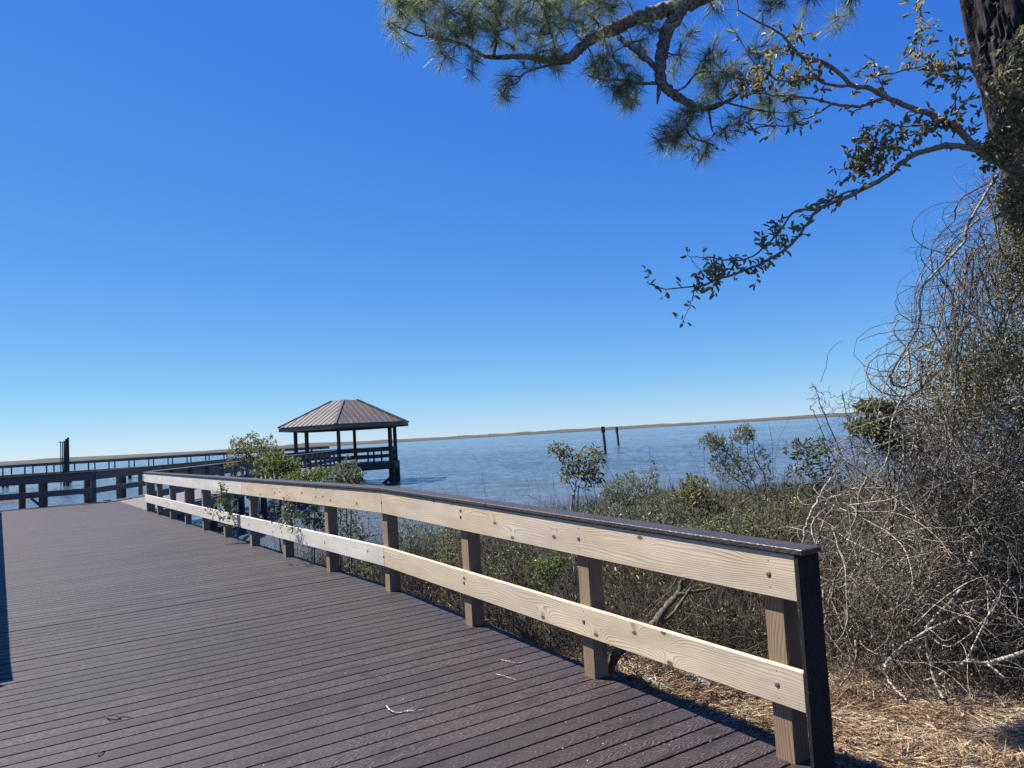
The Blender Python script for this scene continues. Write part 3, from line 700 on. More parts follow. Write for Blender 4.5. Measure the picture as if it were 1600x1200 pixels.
# trunk: tapered, leaning, plated surface
tb = MB(); KR, KS = 330, 110
c0, c1 = at(1640, 250, 6.3), at(1584, 0, 6.3)
axis = (c1 - c0) / (c1[2] - c0[2]); base_c = c0 + axis * (-.6 - c0[2])
vs = []; tts = []
for i in range(KR):
    z = -.7 + i * (9.2 / (KR - 1)); c = base_c + axis * (z + .6) + np.array([.05 * math.sin(z * .9), 0, 0]); r = .375 - .013 * z + .10 * math.exp(-(z + .7) * 2.2)
    for j in range(KS):
        a = 2 * math.pi * j / KS; dx, dy = math.cos(a), math.sin(a)
        q = Vector((dx * 2.2, dy * 2.2, z * 1.15)); w1 = mnoise.noise(q * 3.2 + Vector((5, 0, 0))); w2 = mnoise.noise(q * 1.6 + Vector((0, 7, 0))); w3 = mnoise.noise(q * 9)
        v_ = mnoise.voronoi(q * 1.9 + Vector((w1, w2, w1 - w2)) * .75)[0]; pl = min(1, max(0, (v_[1] - v_[0]) * 3.4 + .25 * w1 + .2 * w3))
        rr = r * (1 + .05 * mnoise.noise(q * .5)) + .034 * pl + .012 * w1 + .007 * w3; tts.append(.12 + .5 * pl + .2 * w2 + .25 * w1)
        vs.append((c[0] + dx * rr, c[1] + dy * rr, z))
idx = np.arange(KR * KS).reshape(KR, KS); nx = np.roll(idx, -1, axis=1)
tb.add(vs, np.stack([idx[:-1], nx[:-1], nx[1:], idx[1:]], -1).reshape(-1, 4), tint=np.clip(tts, 0, 1), smooth=False)
tb.build('trunk', M_bark, pine)
lb = MB(); g = Grow()
main = [(1540, -330, .2), (1400, -210, .1), (1270, -110, 0), (1160, -40, 0), (1090, -2, 0), (1048, 13, 0), (1002, 26, 0), (960, 45, .03), (921, 62, .05), (892, 88, .05), (856, 93, .05), (814, 88, .05), (762, 89, .05), (726, 70, 0), (677, 58, 0), (648, 54, 0), (612, 36, 0), (598, 29, 0)]
q = smooth_poly(A_(main, 6.0), 90); rr = np.interp(np.linspace(0, 17, 90), [0, 5, 8, 9.2, 10.5, 12, 14, 17], [.085, .062, .046, .036, .026, .016, .010, .004])
def rough_limb(q, rr, mb, sides=12, amp=.14):
    K = len(q); T = norm(np.gradient(q, axis=0)); A = norm(np.cross(T, [0.13, .3, 1.])); B = np.cross(T, A); vs = []
    for i in range(K):
        for j in range(sides):
            a = 2 * math.pi * j / sides; n_ = A[i] * math.cos(a) + B[i] * math.sin(a); p = q[i] + n_ * rr[i]
            k = 1 + amp * 2.4 * mnoise.noise(Vector(p * 26)) + amp * 1.2 * mnoise.noise(Vector(p * 60)); vs.append(q[i] + n_ * rr[i] * k)
    idx = np.arange(K * sides).reshape(K, sides); nx = np.roll(idx, -1, axis=1)
    mb.add(vs, np.stack([idx[:-1], nx[:-1], nx[1:], idx[1:]], -1).reshape(-1, 4), smooth=True, tint=.7)
    mb.add([q[-1] + A[-1] * rr[-1] * math.cos(t) + B[-1] * rr[-1] * math.sin(t) for t in np.arange(sides) * 2 * math.pi / sides], [list(range(sides))])
def dense(q, rr, K):
    t = np.linspace(0, 1, len(q)); T = np.linspace(0, 1, K); return np.stack([np.interp(T, t, q[:, i]) for i in range(3)], -1), np.interp(T, t, rr)
q2, r2_ = dense(q, rr, 420); rough_limb(q2, r2_, lb, 14)
g.p.append(q); g.r.append(rr)
L2 = [(1062, 8, 0), (1052, 32, 0), (1041, 49, -.02), (1035, 81, -.04), (1031, 114, -.05), (1038, 134, -.05), (1061, 153, -.05), (1087, 166, -.05), (1107, 169, -.08), (1132, 160, -.1), (1150, 150, -.1), (1175, 128, -.1)]
q = smooth_poly(A_(L2, 6.0), 60); rr = np.interp(np.linspace(0, 11, 60), [0, 1, 4, 6, 8, 9, 11], [.075, .058, .044, .036, .024, .016, .006])
q2, r2_ = dense(q, rr, 260); rough_limb(q2, r2_, lb, 13); g.p.append(q); g.r.append(rr)
def sub(L, r0, r1, Y=6.0, K=26):
    q = smooth_poly(A_([(p + (0,))[:3] if len(p) == 2 else p for p in L], Y), K); rr = np.linspace(r0, r1, K); q2, r2_ = dense(q, rr, K * 3); rough_limb(q2, r2_, lb, 8, .2); g.p.append(q); g.r.append(rr)
q = smooth_poly(A_([(1031, 112, -.05), (1031, 130, -.05), (1029, 146, -.04), (1027, 162, -.04)], 6.0), 14); rough_limb(q, np.linspace(.03, .008, 14), lb, 9)
sub([(967, 58), (989, 75, -.1), (1015, 97, -.12), (1030, 112, -.05)], .022, .024)
sub([(1030, 130, -.05), (1000, 130, -.1), (970, 125, -.15), (940, 124, -.2), (918, 118, -.25)], .015, .005)
sub([(1084, 169, -.05), (1077, 192, -.1), (1061, 208, -.15), (1041, 221, -.2), (1018, 214, -.25)], .018, .004)
sub([(1072, 200, -.12), (1080, 214, -.1), (1096, 220, 0), (1118, 229, .05)], .010, .004)
sub([(772, 88), (775, 58, .15), (765, 29, .25), (736, 16, .3), (708, -4, .35)], .013, .004)
sub([(869, 84), (860, 49, -.15), (846, 10, -.25), (812, -40, -.3)], .010, .004)
sub([(892, 97), (850, 104, -.1), (820, 114, -.2), (807, 130, -.3), (785, 134, -.35)], .013, .004)
sub([(950, 45), (924, 23, .2), (905, -10, .3)], .012, .006)
sub([(1040, 145), (1068, 137, -.2), (1090, 114, -.3), (1125, 112, -.35)], .012, .004)
sub([(1107, 169), (1112, 200, .1), (1118, 212, .15)], .010, .003)
sub([(1132, 160), (1175, 170, -.1), (1212, 176, -.1), (1242, 175, -.12)], .009, .003)
sub([(1270, -110), (1240, -40, -.2), (1215, 5, -.3)], .02, .005)
sub([(1400, -210), (1370, -90, -.2), (1335, -20, -.3), (1322, 12, -.3)], .02, .005)
sub([(1160, -40), (1120, -45, .3), (1060, -60, .5), (960, -70, .6), (860, -70, .7), (760, -50, .6), (690, -30, .5)], .03, .006)
regs = [(628, 32, 26, 26, 16), (640, 8, 30, 20, 16), (700, 28, 50, 38, 46), (780, 25, 60, 45, 56), (860, 28, 60, 42, 56), (940, 10, 50, 26, 34), (690, 78, 28, 12, 9), (735, 95, 18, 12, 6), (788, 132, 20, 12, 10), (850, 103, 40, 10, 14), (940, 95, 25, 25, 18),
        (985, 135, 24, 24, 20), (955, 128, 20, 20, 10), (1010, 50, 30, 26, 14), (1062, 85, 20, 24, 8), (1068, 200, 36, 26, 26), (1040, 215, 15, 18, 7), (1108, 95, 22, 18, 14), (1125, 128, 28, 20, 16), (1182, 92, 22, 14, 8), (1222, 135, 26, 16, 8), (1190, 168, 26, 10, 8),
        (1232, 188, 12, 8, 4), (1135, 205, 16, 8, 6), (1105, 228, 16, 8, 6), (1200, 8, 26, 12, 10), (1262, 8, 16, 10, 6), (1322, 8, 20, 10, 9), (1100, 150, 18, 10, 6), (1150, -30, 60, 25, 16), (900, -40, 160, 20, 46), (700, -20, 80, 20, 22), (1060, 20, 20, 12, 3), (1115, 20, 16, 12, 3)]
tg = np.concatenate([pxell(cx, cy, rx, ry, 6.0, .40, int(n * 1.25)) for cx, cy, rx, ry, n in regs])
# the crown above the frame: it shades the trunk
crown = [ell((1.9, 6.6, 8.4), (1.1, 1.2, .55), 90), ell((.9, 6.4, 9.6), (1.3, 1.4, .6), 80), ell((3.1, 7.4, 9.4), (1.2, 1.2, .7), 70), ell((4.6, 6.2, 11.), (1.6, 1.6, .9), 60)]
q = smooth_poly([(3.35, 6.25, 6.9), (2.6, 6.4, 7.8), (1.6, 6.5, 8.6), (.4, 6.4, 9.4)], 24); g.p.append(q); g.r.append(np.linspace(.07, .02, 24)); lb.tubes(q[None], np.linspace(.07, .02, 24)[None], 8, tint=.5)
q = smooth_poly([(3.3, 6.25, 8.0), (3.3, 6.9, 8.8), (3.2, 7.6, 9.6)], 16); g.p.append(q); g.r.append(np.linspace(.06, .02, 16)); lb.tubes(q[None], np.linspace(.06, .02, 16)[None], 8, tint=.5)
tg = np.concatenate([tg] + crown)
tips, dirs = g.reach(tg, r_end=.0038, K=6, bow=.14, maxd=2.2, grow=.0065)
g.mesh(lb, 5)
lb.build('limbs', M_limb, pine)
nb = MB(); NP = 66; M = len(tips) * NP
T = np.repeat(tips, NP, axis=0); D = np.repeat(dirs, NP, axis=0)
al = rng.random((M, 1)) * .10; base = T - D * al
nd = norm(D * .75 + rng.normal(0, .55, (M, 3)) + np.array([0, 0, -.12])); Ln = rng.uniform(.11, .185, M)[:, None]
nb.blades(base, base + nd * Ln + np.array([0, 0, -.02]) * rng.random((M, 1)), .0016, rng.beta(2, 2.2, M), bend=rng.normal(0, .004, (M, 3)))
nb.build('needles', M_needle, pine)

# ------------------------------------------------------------ live oak limbs in front of the pine trunk
oak = empty('live_oak', (4.3, 5.7, -.5), 'slender live oak with small leathery leaves on long bare limbs beside the pine trunk', 'oak tree')
ob = MB(); g = Grow(); YO = 5.55
def limb(L, r0, r1, K=30, sides=8):
    q = smooth_poly(A_([(p + (0,))[:3] if len(p) == 2 else p for p in L], YO), K); q[1:-1] += rng.normal(0, .004, (K - 2, 3)); rr = np.linspace(r0, r1, K); ob.tubes(q[None], (rr * (1 + rng.normal(0, .05, K)))[None], sides, tint=random.random() * .5 + .2); g.p.append(q); g.r.append(rr); return q
limb([(1790, 900, .6), (1740, 700, .5), (1700, 480, .4), (1650, 340, .3), (1590, 268, .1), (1530, 236, 0)], .09, .036, 40, 12)
O = [limb([(1545, 245), (1522, 228), (1495, 200), (1460, 182), (1420, 167), (1385, 152), (1360, 139), (1335, 135)], .029, .016),
 limb([(1335, 135), (1305, 110), (1282, 95), (1250, 87), (1225, 57), (1207, 45), (1162, 21), (1148, -4)], .017, .004),
 limb([(1335, 135), (1295, 132), (1272, 122), (1240, 128), (1210, 122), (1175, 92), (1155, 60), (1140, 37)], .012, .003),
 limb([(1385, 152), (1345, 165), (1300, 161), (1275, 156), (1212, 149), (1180, 146), (1140, 160)], .014, .003),
 limb([(1300, 163), (1270, 180), (1235, 195), (1205, 196), (1167, 192), (1140, 180)], .008, .0025),
 limb([(1205, 196), (1187, 199), (1160, 206), (1122, 206), (1090, 237)], .006, .002),
 limb([(1530, 235), (1500, 229), (1475, 229), (1432, 240), (1407, 257), (1375, 282), (1345, 296), (1307, 315), (1277, 328), (1262, 349), (1236, 382), (1195, 409), (1161, 424), (1112, 441), (1086, 448), (1037, 450), (1011, 441)], .024, .003, 60),
 limb([(1277, 328), (1240, 332), (1210, 371), (1165, 405), (1112, 403), (1079, 401)], .010, .0025),
 limb([(1375, 282), (1352, 292), (1325, 300), (1300, 310), (1278, 318)], .011, .006),
 limb([(1086, 448), (1080, 472), (1067, 502)], .005, .0015),
 limb([(1515, 106), (1495, 107), (1460, 109), (1425, 107), (1370, 117), (1365, 95), (1350, 86)], .011, .003),
 limb([(1560, 190, .0), (1540, 140, 0), (1515, 106, 0)], .014, .011),
 limb([(1430, 107), (1437, 82), (1440, 50), (1436, 20), (1440, 0)], .006, .002),
 limb([(1495, 200), (1462, 197), (1415, 197), (1380, 197), (1342, 200)], .008, .002),
 limb([(1460, 205), (1420, 212), (1370, 222), (1330, 218)], .006, .002),
 limb([(1432, 240), (1400, 230), (1365, 238), (1330, 252), (1312, 272)], .008, .002),
 limb([(1386, 151), (1376, 130), (1367, 112), (1365, 88)], .006, .003),
 limb([(1505, 215), (1492, 170), (1500, 130), (1515, 100)], .007, .004),
 limb([(1110, 441), (1088, 415), (1074, 398)], .003, .0015)]
def along(polys, n, off):
    out = []
    for q in polys: i = rng.integers(0, len(q), n); out.append(q[i] + rng.normal(0, off, (n, 3)))
    return np.concatenate(out)
tg = np.concatenate([along(O[1:6], 13, .045), along([O[0][12:]], 10, .07), along([O[6][22:]], 60, .045), along(O[7:8], 16, .04), along(O[9:10], 6, .025), along(O[10:11], 26, .06), along(O[12:13], 14, .05), along(O[13:16], 22, .06), along(O[16:18], 7, .05),
    pxell(1190, 115, 50, 40, YO, .2, 60), pxell(1165, 135, 30, 22, YO, .15, 24), pxell(1260, 115, 35, 25, YO, .15, 26), pxell(1245, 60, 28, 28, YO, .12, 16), pxell(1370, 240, 42, 42, YO, .2, 60), pxell(1340, 262, 25, 22, YO, .15, 30), pxell(1425, 195, 60, 18, YO, .2, 30), pxell(1460, 95, 55, 40, YO, .2, 44),
    pxell(1560, 235, 32, 45, YO - .05, .15, 80), pxell(1585, 150, 30, 60, YO - .1, .12, 46), pxell(1440, 50, 25, 30, YO, .12, 12), pxell(1215, 370, 30, 30, YO, .12, 26), pxell(1120, 425, 38, 18, YO, .12, 20), pxell(1590, 320, 30, 60, YO - .1, .15, 50), pxell(1500, 160, 30, 60, YO, .15, 24)])
tg = np.concatenate([tg, pxell(1590, 190, 35, 70, YO, .12, 150), pxell(1600, 90, 22, 50, YO, .1, 60), pxell(1590, 330, 30, 50, YO, .12, 70), pxell(1555, 120, 22, 60, YO, .1, 24)])
tips, dirs = g.reach(tg, r_end=.0011, K=5, bow=.15, maxd=.9, grow=.0028)
g.mesh(ob, 4); ob.build('limbs', M_oakbark, oak)
lf = MB(); leafspray(lf, tips, dirs, 3, .066, .026, spread=.8, back=.05, jitter=.006, up=.1)
lf.build('leaves', M_oakleaf, oak)

# ------------------------------------------------------------ wandering strands (vines, brush)
def wander(start, d0, steps, step, turn, pull=None, keep=None):
    Nn = len(start); P = np.zeros((Nn, steps + 1, 3)); P[:, 0] = start; d = norm(d0); w_ = rng.normal(0, turn, (Nn, 3))
    st = np.asarray(step).reshape(-1, 1) if np.ndim(step) else step
    for k in range(steps):
        w_ = .75 * w_ + rng.normal(0, turn, (Nn, 3)) * .7
        d = d + w_
        if pull is not None: d = d + pull
        if keep is not None: d = d + keep(P[:, k])
        d = norm(d); P[:, k + 1] = P[:, k] + d * st
    return P
def above_ground(P, m=.0):
    zg = gz(P[..., 0], P[..., 1]) + m; P[..., 2] = np.maximum(P[..., 2], zg); return P
def outdeck(P):
    """push points that fall inside the boardwalk back out over its right edge"""
    v_ = P @ V; lim = ER + .05; m_ = (v_ < lim) & (P[..., 2] < 1.15); P += np.where(m_, lim - v_, 0)[..., None] * V; return P
def px_of(P):
    q = (P - [0, 0, EYE]) @ CMn; return 800 + FPX * q[..., 0] / -q[..., 2], 600 - FPX * q[..., 1] / -q[..., 2]

OUTY = [80, 250, 290, 340, 400, 450, 520, 600, 680, 740, 790, 840, 900, 1060]; OUTX = [1560, 1575, 1545, 1500, 1462, 1450, 1425, 1392, 1350, 1330, 1300, 1268, 1262, 1290]
tang = empty('vine_tangle', (4.2, 6.6, -.5), 'huge tangle of dead grey vines draped down from the pine trunk to the ground', 'vine tangle')
vb = MB()
def keep_in(P):
    x, y = px_of(P); o = np.interp(y, OUTY, OUTX); k = np.clip((o - x) / 30, 0, 1.5)[:, None] * np.array([.5, .0, -.05])
    d = np.clip(P[:, 1:2] - 8.2, 0, 1) * np.array([0, -.6, 0]) + np.clip(5.45 - P[:, 1:2], 0, 1) * np.array([0, .8, 0]); return k + d
def pts_tangle(n, y0, y1, Y0, Y1, pw=1.0, inset=0):
    y = y0 + (y1 - y0) * rng.random(n) ** pw; o = np.interp(y, OUTY, OUTX) + inset; x = o + (1690 - o) * rng.random(n) ** .68; Y = rng.uniform(Y0, Y1, n)
    gate = np.array([mnoise.noise(Vector((a * .013, b_ * .011, c * .9))) + .5 * mnoise.noise(Vector((a * .035, b_ * .03, 3))) for a, b_, c in zip(x, y, Y)]) > -.06 + .02 * (y < 620)
    x, y, Y = x[gate], y[gate], Y[gate]
    return np.array([at(a, b_, c) for a, b_, c in zip(x, y, Y)])
def strands(n, y0, y1, Y0, Y1, steps, step, turn, dmean, dsd, r0, r1, tint, pw=1.0, pull=None, mb=vb, inset=0, tb_=(2, 2)):
    S = pts_tangle(int(n * 1.5), y0, y1, Y0, Y1, pw, inset); n = len(S); D = norm(np.array(dmean) + rng.normal(0, dsd, (n, 3)))
    P = wander(S, D, steps, rng.uniform(step * .6, step * 1.4, n), turn, pull, keep_in); P = above_ground(P, .01)
    m_ = np.max(np.clip(-(P @ V - ER - .02), 0, 9), axis=1) < .01; P = P[m_]; n = len(P)
    r = (r0 + (r1 - r0) * rng.random(n) ** 3)[:, None] * np.linspace(1, .45, steps + 1)
    mb.tubes(P, r, 4, tint=tint[0] + (tint[1] - tint[0]) * rng.beta(*tb_, n))
# curtain draping from the trunk down and to the left
strands(1150, 265, 600, 5.7, 6.9, 14, .085, .13, (-.35, 0, -1), .45, .0016, .0065, (.0, .85), pull=np.array([-.03, 0, -.06]))
strands(1000, 300, 700, 5.6, 7.3, 9, .05, .34, (0, 0, -.2), .9, .0012, .0038, (0, .9))
strands(900, 90, 340, 5.55, 5.85, 10, .06, .28, (0, 0, -.3), .9, .0014, .005, (.2, 1.0), inset=0)
# body
strands(1500, 560, 1000, 5.9, 8.2, 13, .075, .24, (0, 0, .2), .9, .0014, .0055, (0, 1.0), pull=np.array([0, 0, -.02]))
strands(1500, 760, 1030, 6.0, 7.6, 15, .085, .15, (-.4, -.2, .35), .7, .0020, .0065, (.2, 1.0), pull=np.array([0, 0, -.08]))
strands(1300, 620, 1045, 6.0, 8.4, 7, .05, .32, (0, 0, .3), 1.0, .0012, .0034, (0, .9))
strands(420, 560, 1040, 5.9, 7.4, 11, .08, .28, (0, -.2, .2), .9, .005, .012, (.3, 1.0))
strands(500, 600, 1040, 7.0, 8.4, 11, .09, .25, (0, 0, .2), .9, .004, .012, (0, .5))
strands(900, 700, 1045, 7.4, 9.2, 12, .09, .2, (0, 0, 1), .6, .002, .006, (0, .4))
vb.build('thin_vines', M_vine, tang)
vb = MB()
def vine(L, r0, r1, Y=6.0, tint=.85, K=60, wob=.006):
    q = smooth_poly(A_([(p + (0,))[:3] if len(p) == 2 else p for p in L], Y), K); q[1:-1] += np.cumsum(rng.normal(0, wob * .35, (K - 2, 3)), axis=0) * 0 + rng.normal(0, wob * .4, (K - 2, 3))
    vb.tubes(q[None], (np.linspace(r0, r1, K) * (1 + rng.normal(0, .08, K)))[None], 7, tint=tint); return q
vine([(1560, 270, 0), (1535, 312, -.2), (1510, 358, -.3), (1507, 376, -.3), (1475, 412, -.3), (1441, 450, -.3), (1437, 497, -.3), (1430, 520, -.3), (1408, 556, -.3), (1392, 585, -.3), (1393, 600, -.3)], .012, .006)
vine([(1545, 285), (1500, 312, -.2), (1490, 345, -.2), (1470, 365, -.2), (1455, 390, -.2), (1458, 440, -.2)], .006, .003, tint=.4)
vine([(1393, 590, -.3), (1396, 601, -.3), (1415, 604, -.3), (1440, 590, -.2), (1470, 560, -.1)], .007, .005, tint=.6)
vine([(1440, 500, -.2), (1425, 535, -.2), (1400, 570, -.2), (1380, 610, -.2), (1370, 660, -.2)], .005, .003)
vine([(1600, 540), (1520, 512), (1440, 513), (1380, 520), (1343, 532)], .006, .002, Y=6.1, tint=.4)
vine([(1282, 597, .1), (1290, 575, .1), (1295, 552, .1), (1307, 538, .1), (1318, 533, .1)], .0025, .0015, Y=6.4, tint=.2)
for k in range(46):
    y = random.uniform(300, 900); x = np.interp(y, OUTY, OUTX) + random.uniform(0, 160); L = [(x, y, random.uniform(-.4, .3))]
    dx = random.uniform(-8, 12)
    for j in range(7): dx += random.uniform(-14, 14); y += random.uniform(18, 48); x += dx; L.append((max(x, np.interp(y, OUTY, OUTX) - 10), min(y, 1030), L[-1][2] + random.uniform(-.08, .08)))
    if L[-1][1] > 700: L = [(a, b_, max(c, .1)) for a, b_, c in L]
    vine(L, random.uniform(.004, .010), .003, Y=6.15, tint=random.uniform(.5, 1))
vine([(1640, 880, .3), (1600, 908, .2), (1541, 946, .1), (1448, 986, 0), (1387, 1032, 0), (1390, 1066, -.1), (1419, 1095, -.3)], .014, .008, Y=5.9, tint=.9)
vine([(1520, 860, .4), (1503, 917, .2), (1462, 964, .1), (1446, 990, 0), (1457, 1054, -.1), (1474, 1092, -.3)], .012, .009, Y=5.9, tint=.8)
vb.build('thick_vines', M_vine, tang)
# leaves caught in the tangle and growing through it
vb = MB(); S = np.concatenate([pts_tangle(1500, 500, 1000, 5.9, 7.8), pxell(1590, 430, 40, 70, 5.8, .25, 110), pxell(1570, 560, 70, 50, 5.9, .35, 210), pxell(1500, 590, 60, 40, 6.0, .3, 90), pxell(1600, 330, 25, 50, 5.8, .2, 60), pxell(1560, 640, 50, 40, 6, .3, 60)])
leafspray(vb, S, norm(rng.normal(0, 1, S.shape)), 4, .050, .02, spread=1.2, jitter=.05, up=0); vb.build('leaves', M_oakleaf, tang)
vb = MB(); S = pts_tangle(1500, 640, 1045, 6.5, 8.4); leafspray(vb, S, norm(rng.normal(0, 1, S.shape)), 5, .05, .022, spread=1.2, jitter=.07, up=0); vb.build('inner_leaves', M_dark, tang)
vb = MB(); S = pts_tangle(900, 560, 1040, 5.9, 8.0); leafspray(vb, S, norm(rng.normal(0, 1, S.shape) + [0, 0, -.5]), 2, .045, .017, spread=1.2, jitter=.05, up=-.3); vb.build('dead_leaves', M_deadleaf, tang)

# ------------------------------------------------------------ dead arching branches in front of the tangle
def px_tube(L, r0, r1, Y, mb, K=40, tint=.8, wob=.004, sides=8):
    q = smooth_poly(A_([(p + (0,))[:3] if len(p) == 2 else p for p in L], Y), K); q[1:-1] += rng.normal(0, wob, (K - 2, 3)); mb.tubes(q[None], (np.linspace(r0, r1, K) * (1 + rng.normal(0, .07, K)))[None], sides, tint=tint, cap=True); return q
def ong(x, y, dz=0):
    """photo pixel carried down to the ground"""
    lo, hi = 1.5, 40.
    for _ in range(40):
        m_ = (lo + hi) / 2; p = at(x, y, m_)
        if p[2] > gz(p[0], p[1]) + dz: lo = m_
        else: hi = m_
    return at(x, y, lo)
db = empty('dead_branch', ong(1258, 905), 'pale bleached dead branch arching over beyond the near end of the railing', 'branch')
b = MB()
px_tube([(1252, 905, .1), (1254, 860, .05), (1258, 828, 0), (1268, 800, 0), (1280, 777, 0), (1300, 748, 0), (1323, 762, 0), (1343, 764, 0), (1380, 762, .05)], .011, .006, 6.3, b, tint=.95)
px_tube([(1281, 777, 0), (1284, 800, 0), (1284, 816, 0)], .007, .004, 6.3, b, tint=.95)
px_tube([(1272, 815, 0), (1293, 783, 0), (1307, 775, 0), (1330, 773, 0)], .006, .003, 6.3, b, tint=.9)
px_tube([(1258, 828, 0), (1272, 818, 0), (1300, 826, 0), (1330, 800, 0)], .005, .002, 6.3, b, tint=.9)
b.build('wood', M_vine, db)
fb = empty('fallen_branch', ong(1454, 1080), 'forked bleached branch lying on the straw below the vine tangle', 'branch')
b = MB()
p = [ong(1445, 1085, .02), ong(1474, 1072, .03), at(1509, 1034, 5.75), at(1541, 1036, 5.75), at(1600, 1020, 5.7), at(1680, 990, 5.7)]; q = smooth_poly(p, 50); b.tubes(q[None], (np.linspace(.010, .021, 50) * (1 + rng.normal(0, .06, 50)))[None], 8, tint=.95)
p = [at(1509, 1034, 5.75), at(1494, 1044, 5.85), at(1477, 1050, 5.95), at(1450, 1062, 6.0), ong(1414, 1066, .02)]; q = smooth_poly(p, 30); b.tubes(q[None], np.linspace(.014, .006, 30)[None], 7, tint=.9)
p = [at(1509, 1034, 5.75), at(1530, 990, 5.8), at(1560, 930, 5.9), at(1580, 900, 5.9)]; q = smooth_poly(p, 30); b.tubes(q[None], np.linspace(.009, .004, 30)[None], 6, tint=.9)
p = [at(1541, 1036, 5.75), at(1570, 1060, 5.6), ong(1590, 1090, .02)]; q = smooth_poly(p, 20); b.tubes(q[None], np.linspace(.009, .004, 20)[None], 6, tint=.8)
b.build('wood', M_vine, fb)
lg = empty('leaning_limb', ong(945, 1058), 'dark crooked dead limb leaning up behind the second railing post', 'branch')
b = MB(); rough = lambda p, r0, r1, K: rough_limb(*dense(smooth_poly(p, K), np.linspace(r0, r1, K), K * 2), b, 9, .18)
rough([ong(945, 1058), at(967, 1017, 5.45), at(995, 995, 5.6), at(1020, 977, 5.7), at(1040, 950, 5.8), at(1060, 927, 5.9), at(1066, 905, 5.9)], .040, .018, 40)
rough([at(1055, 930, 5.87), at(1085, 925, 5.9), at(1110, 920, 5.95)], .017, .010, 16)
rough([at(1018, 972, 5.72), at(1045, 965, 5.75), at(1068, 935, 5.8), at(1080, 918, 5.8)], .016, .009, 18)
b.build('wood', M_brush, lg)
for lab, pp, r0, r1 in (('short rough grey log lying on straw just past the deck edge', [(968, 1062), (990, 1058), (1012, 1064), (1045, 1074)], .019, .011), ('thicker lichen grey log half hidden in the brush behind the lower rail', [(1056, 1046), (1080, 1056), (1112, 1074)], .034, .026)):
    P = [ong(x, y, .02) for x, y in pp]; lo = empty('fallen_log', P[0], lab, 'log'); b = MB(); rough(P, r0, r1, 30); b.build('wood', M_limb, lo)

# ------------------------------------------------------------ shrubs
def shrub(name, label, base, Y, blobs, leaf, L, wd, nper, stems, r0, group=None, stemmat=None, tint=None, cat='shrub', spread=.8, K=5, maxd=1.6, extra=None, up=.0, rend=.0017):
    """base: photo pixel column and distance of the root; blobs: (cx, cy, rx, ry, depth, n)"""
    bx = at(base[0], base[1], Y); bz = float(gz(bx[0], bx[1])); root = np.array([bx[0], bx[1], bz - .05])
    e = empty(name, root, label, cat, group); g = Grow(); sb = MB()
    for st in stems:
        pts = [root + rng.normal(0, .02, 3) * [1, 1, 0]] + [at(x, y, Y + (dy[0] if dy else 0)) for x, y, *dy in st]
        g.seed(pts, r0 * random.uniform(.5, .7), r0 * .2, 22, sb, sides=6, wob=r0 * .35)
    tg = np.concatenate([pxell(cx, cy, rx * 1.15, ry * 1.15, Y, dY, n) for cx, cy, rx, ry, dY, n in blobs])
    tips, dirs = g.reach(tg, r_end=rend, K=K, bow=.18, maxd=maxd, grow=.0022, up=up)
    g.mesh(sb, 4); sb.build('stems', stemmat or M_stem, e)
    if leaf is not None:
        lb_ = MB(); leafspray(lb_, tips, dirs, max(3, round(nper * .65)), L, wd, spread=spread, back=.05, jitter=L * .25, up=.4); lb_.build('leaves', leaf, e)
    return e
G1 = 'bushes behind the far part of the railing'
shrub('bush', 'tall airy olive bush rising highest behind the railing left of the pavilion', (400, 800), 15., [(382, 700, 22, 20, .35, 90), (410, 712, 30, 26, .45, 150), (400, 692, 28, 15, .3, 60), (365, 722, 12, 20, .3, 26)], M_myrtle, .060, .022, 10, [[(395, 770), (385, 720), (378, 690)], [(405, 770), (412, 730), (415, 700)], [(395, 760), (365, 725)]], .03, G1)
shrub('bush', 'dense rounded brighter green bush just right of the tallest one behind the railing', (440, 800), 14., [(432, 732, 34, 22, .5, 220), (420, 716, 22, 16, .35, 70), (455, 728, 20, 14, .4, 70)], M_bushgrn, .055, .024, 11, [[(430, 775), (425, 730)], [(445, 775), (450, 735)]], .03, G1)
shrub('bush', 'low spreading green bush between the rounded bush and the pavilion', (485, 800), 13.2, [(478, 745, 30, 14, .4, 110), (500, 742, 22, 13, .4, 90), (455, 752, 20, 10, .4, 50)], M_bushgrn, .052, .023, 10, [[(480, 775), (475, 745)], [(492, 775), (505, 745)]], .022, G1)
shrub('bush', 'grey green bush directly in front of the pavilion piles', (545, 810), 12.2, [(542, 736, 20, 20, .35, 130), (530, 750, 28, 16, .4, 100), (556, 748, 14, 16, .3, 60)], M_greyleaf, .048, .020, 10, [[(540, 780), (540, 740)], [(548, 775), (556, 745)]], .022, G1)
# sapling pushing through the railing
e = shrub('sapling', 'small leafy sapling pushing up through the boards of the far railing', (378, 852), 13.25, [(347, 768, 9, 14, .05, 40), (352, 786, 16, 16, .06, 70), (362, 800, 10, 10, .08, 30), (333, 795, 12, 10, .05, 20), (345, 812, 14, 12, .08, 24), (370, 815, 14, 12, .1, 16)], M_bushgrn, .038, .018, 6, [[(368, 825), (355, 795), (346, 765)], [(370, 825), (345, 810), (334, 792)]], .010)
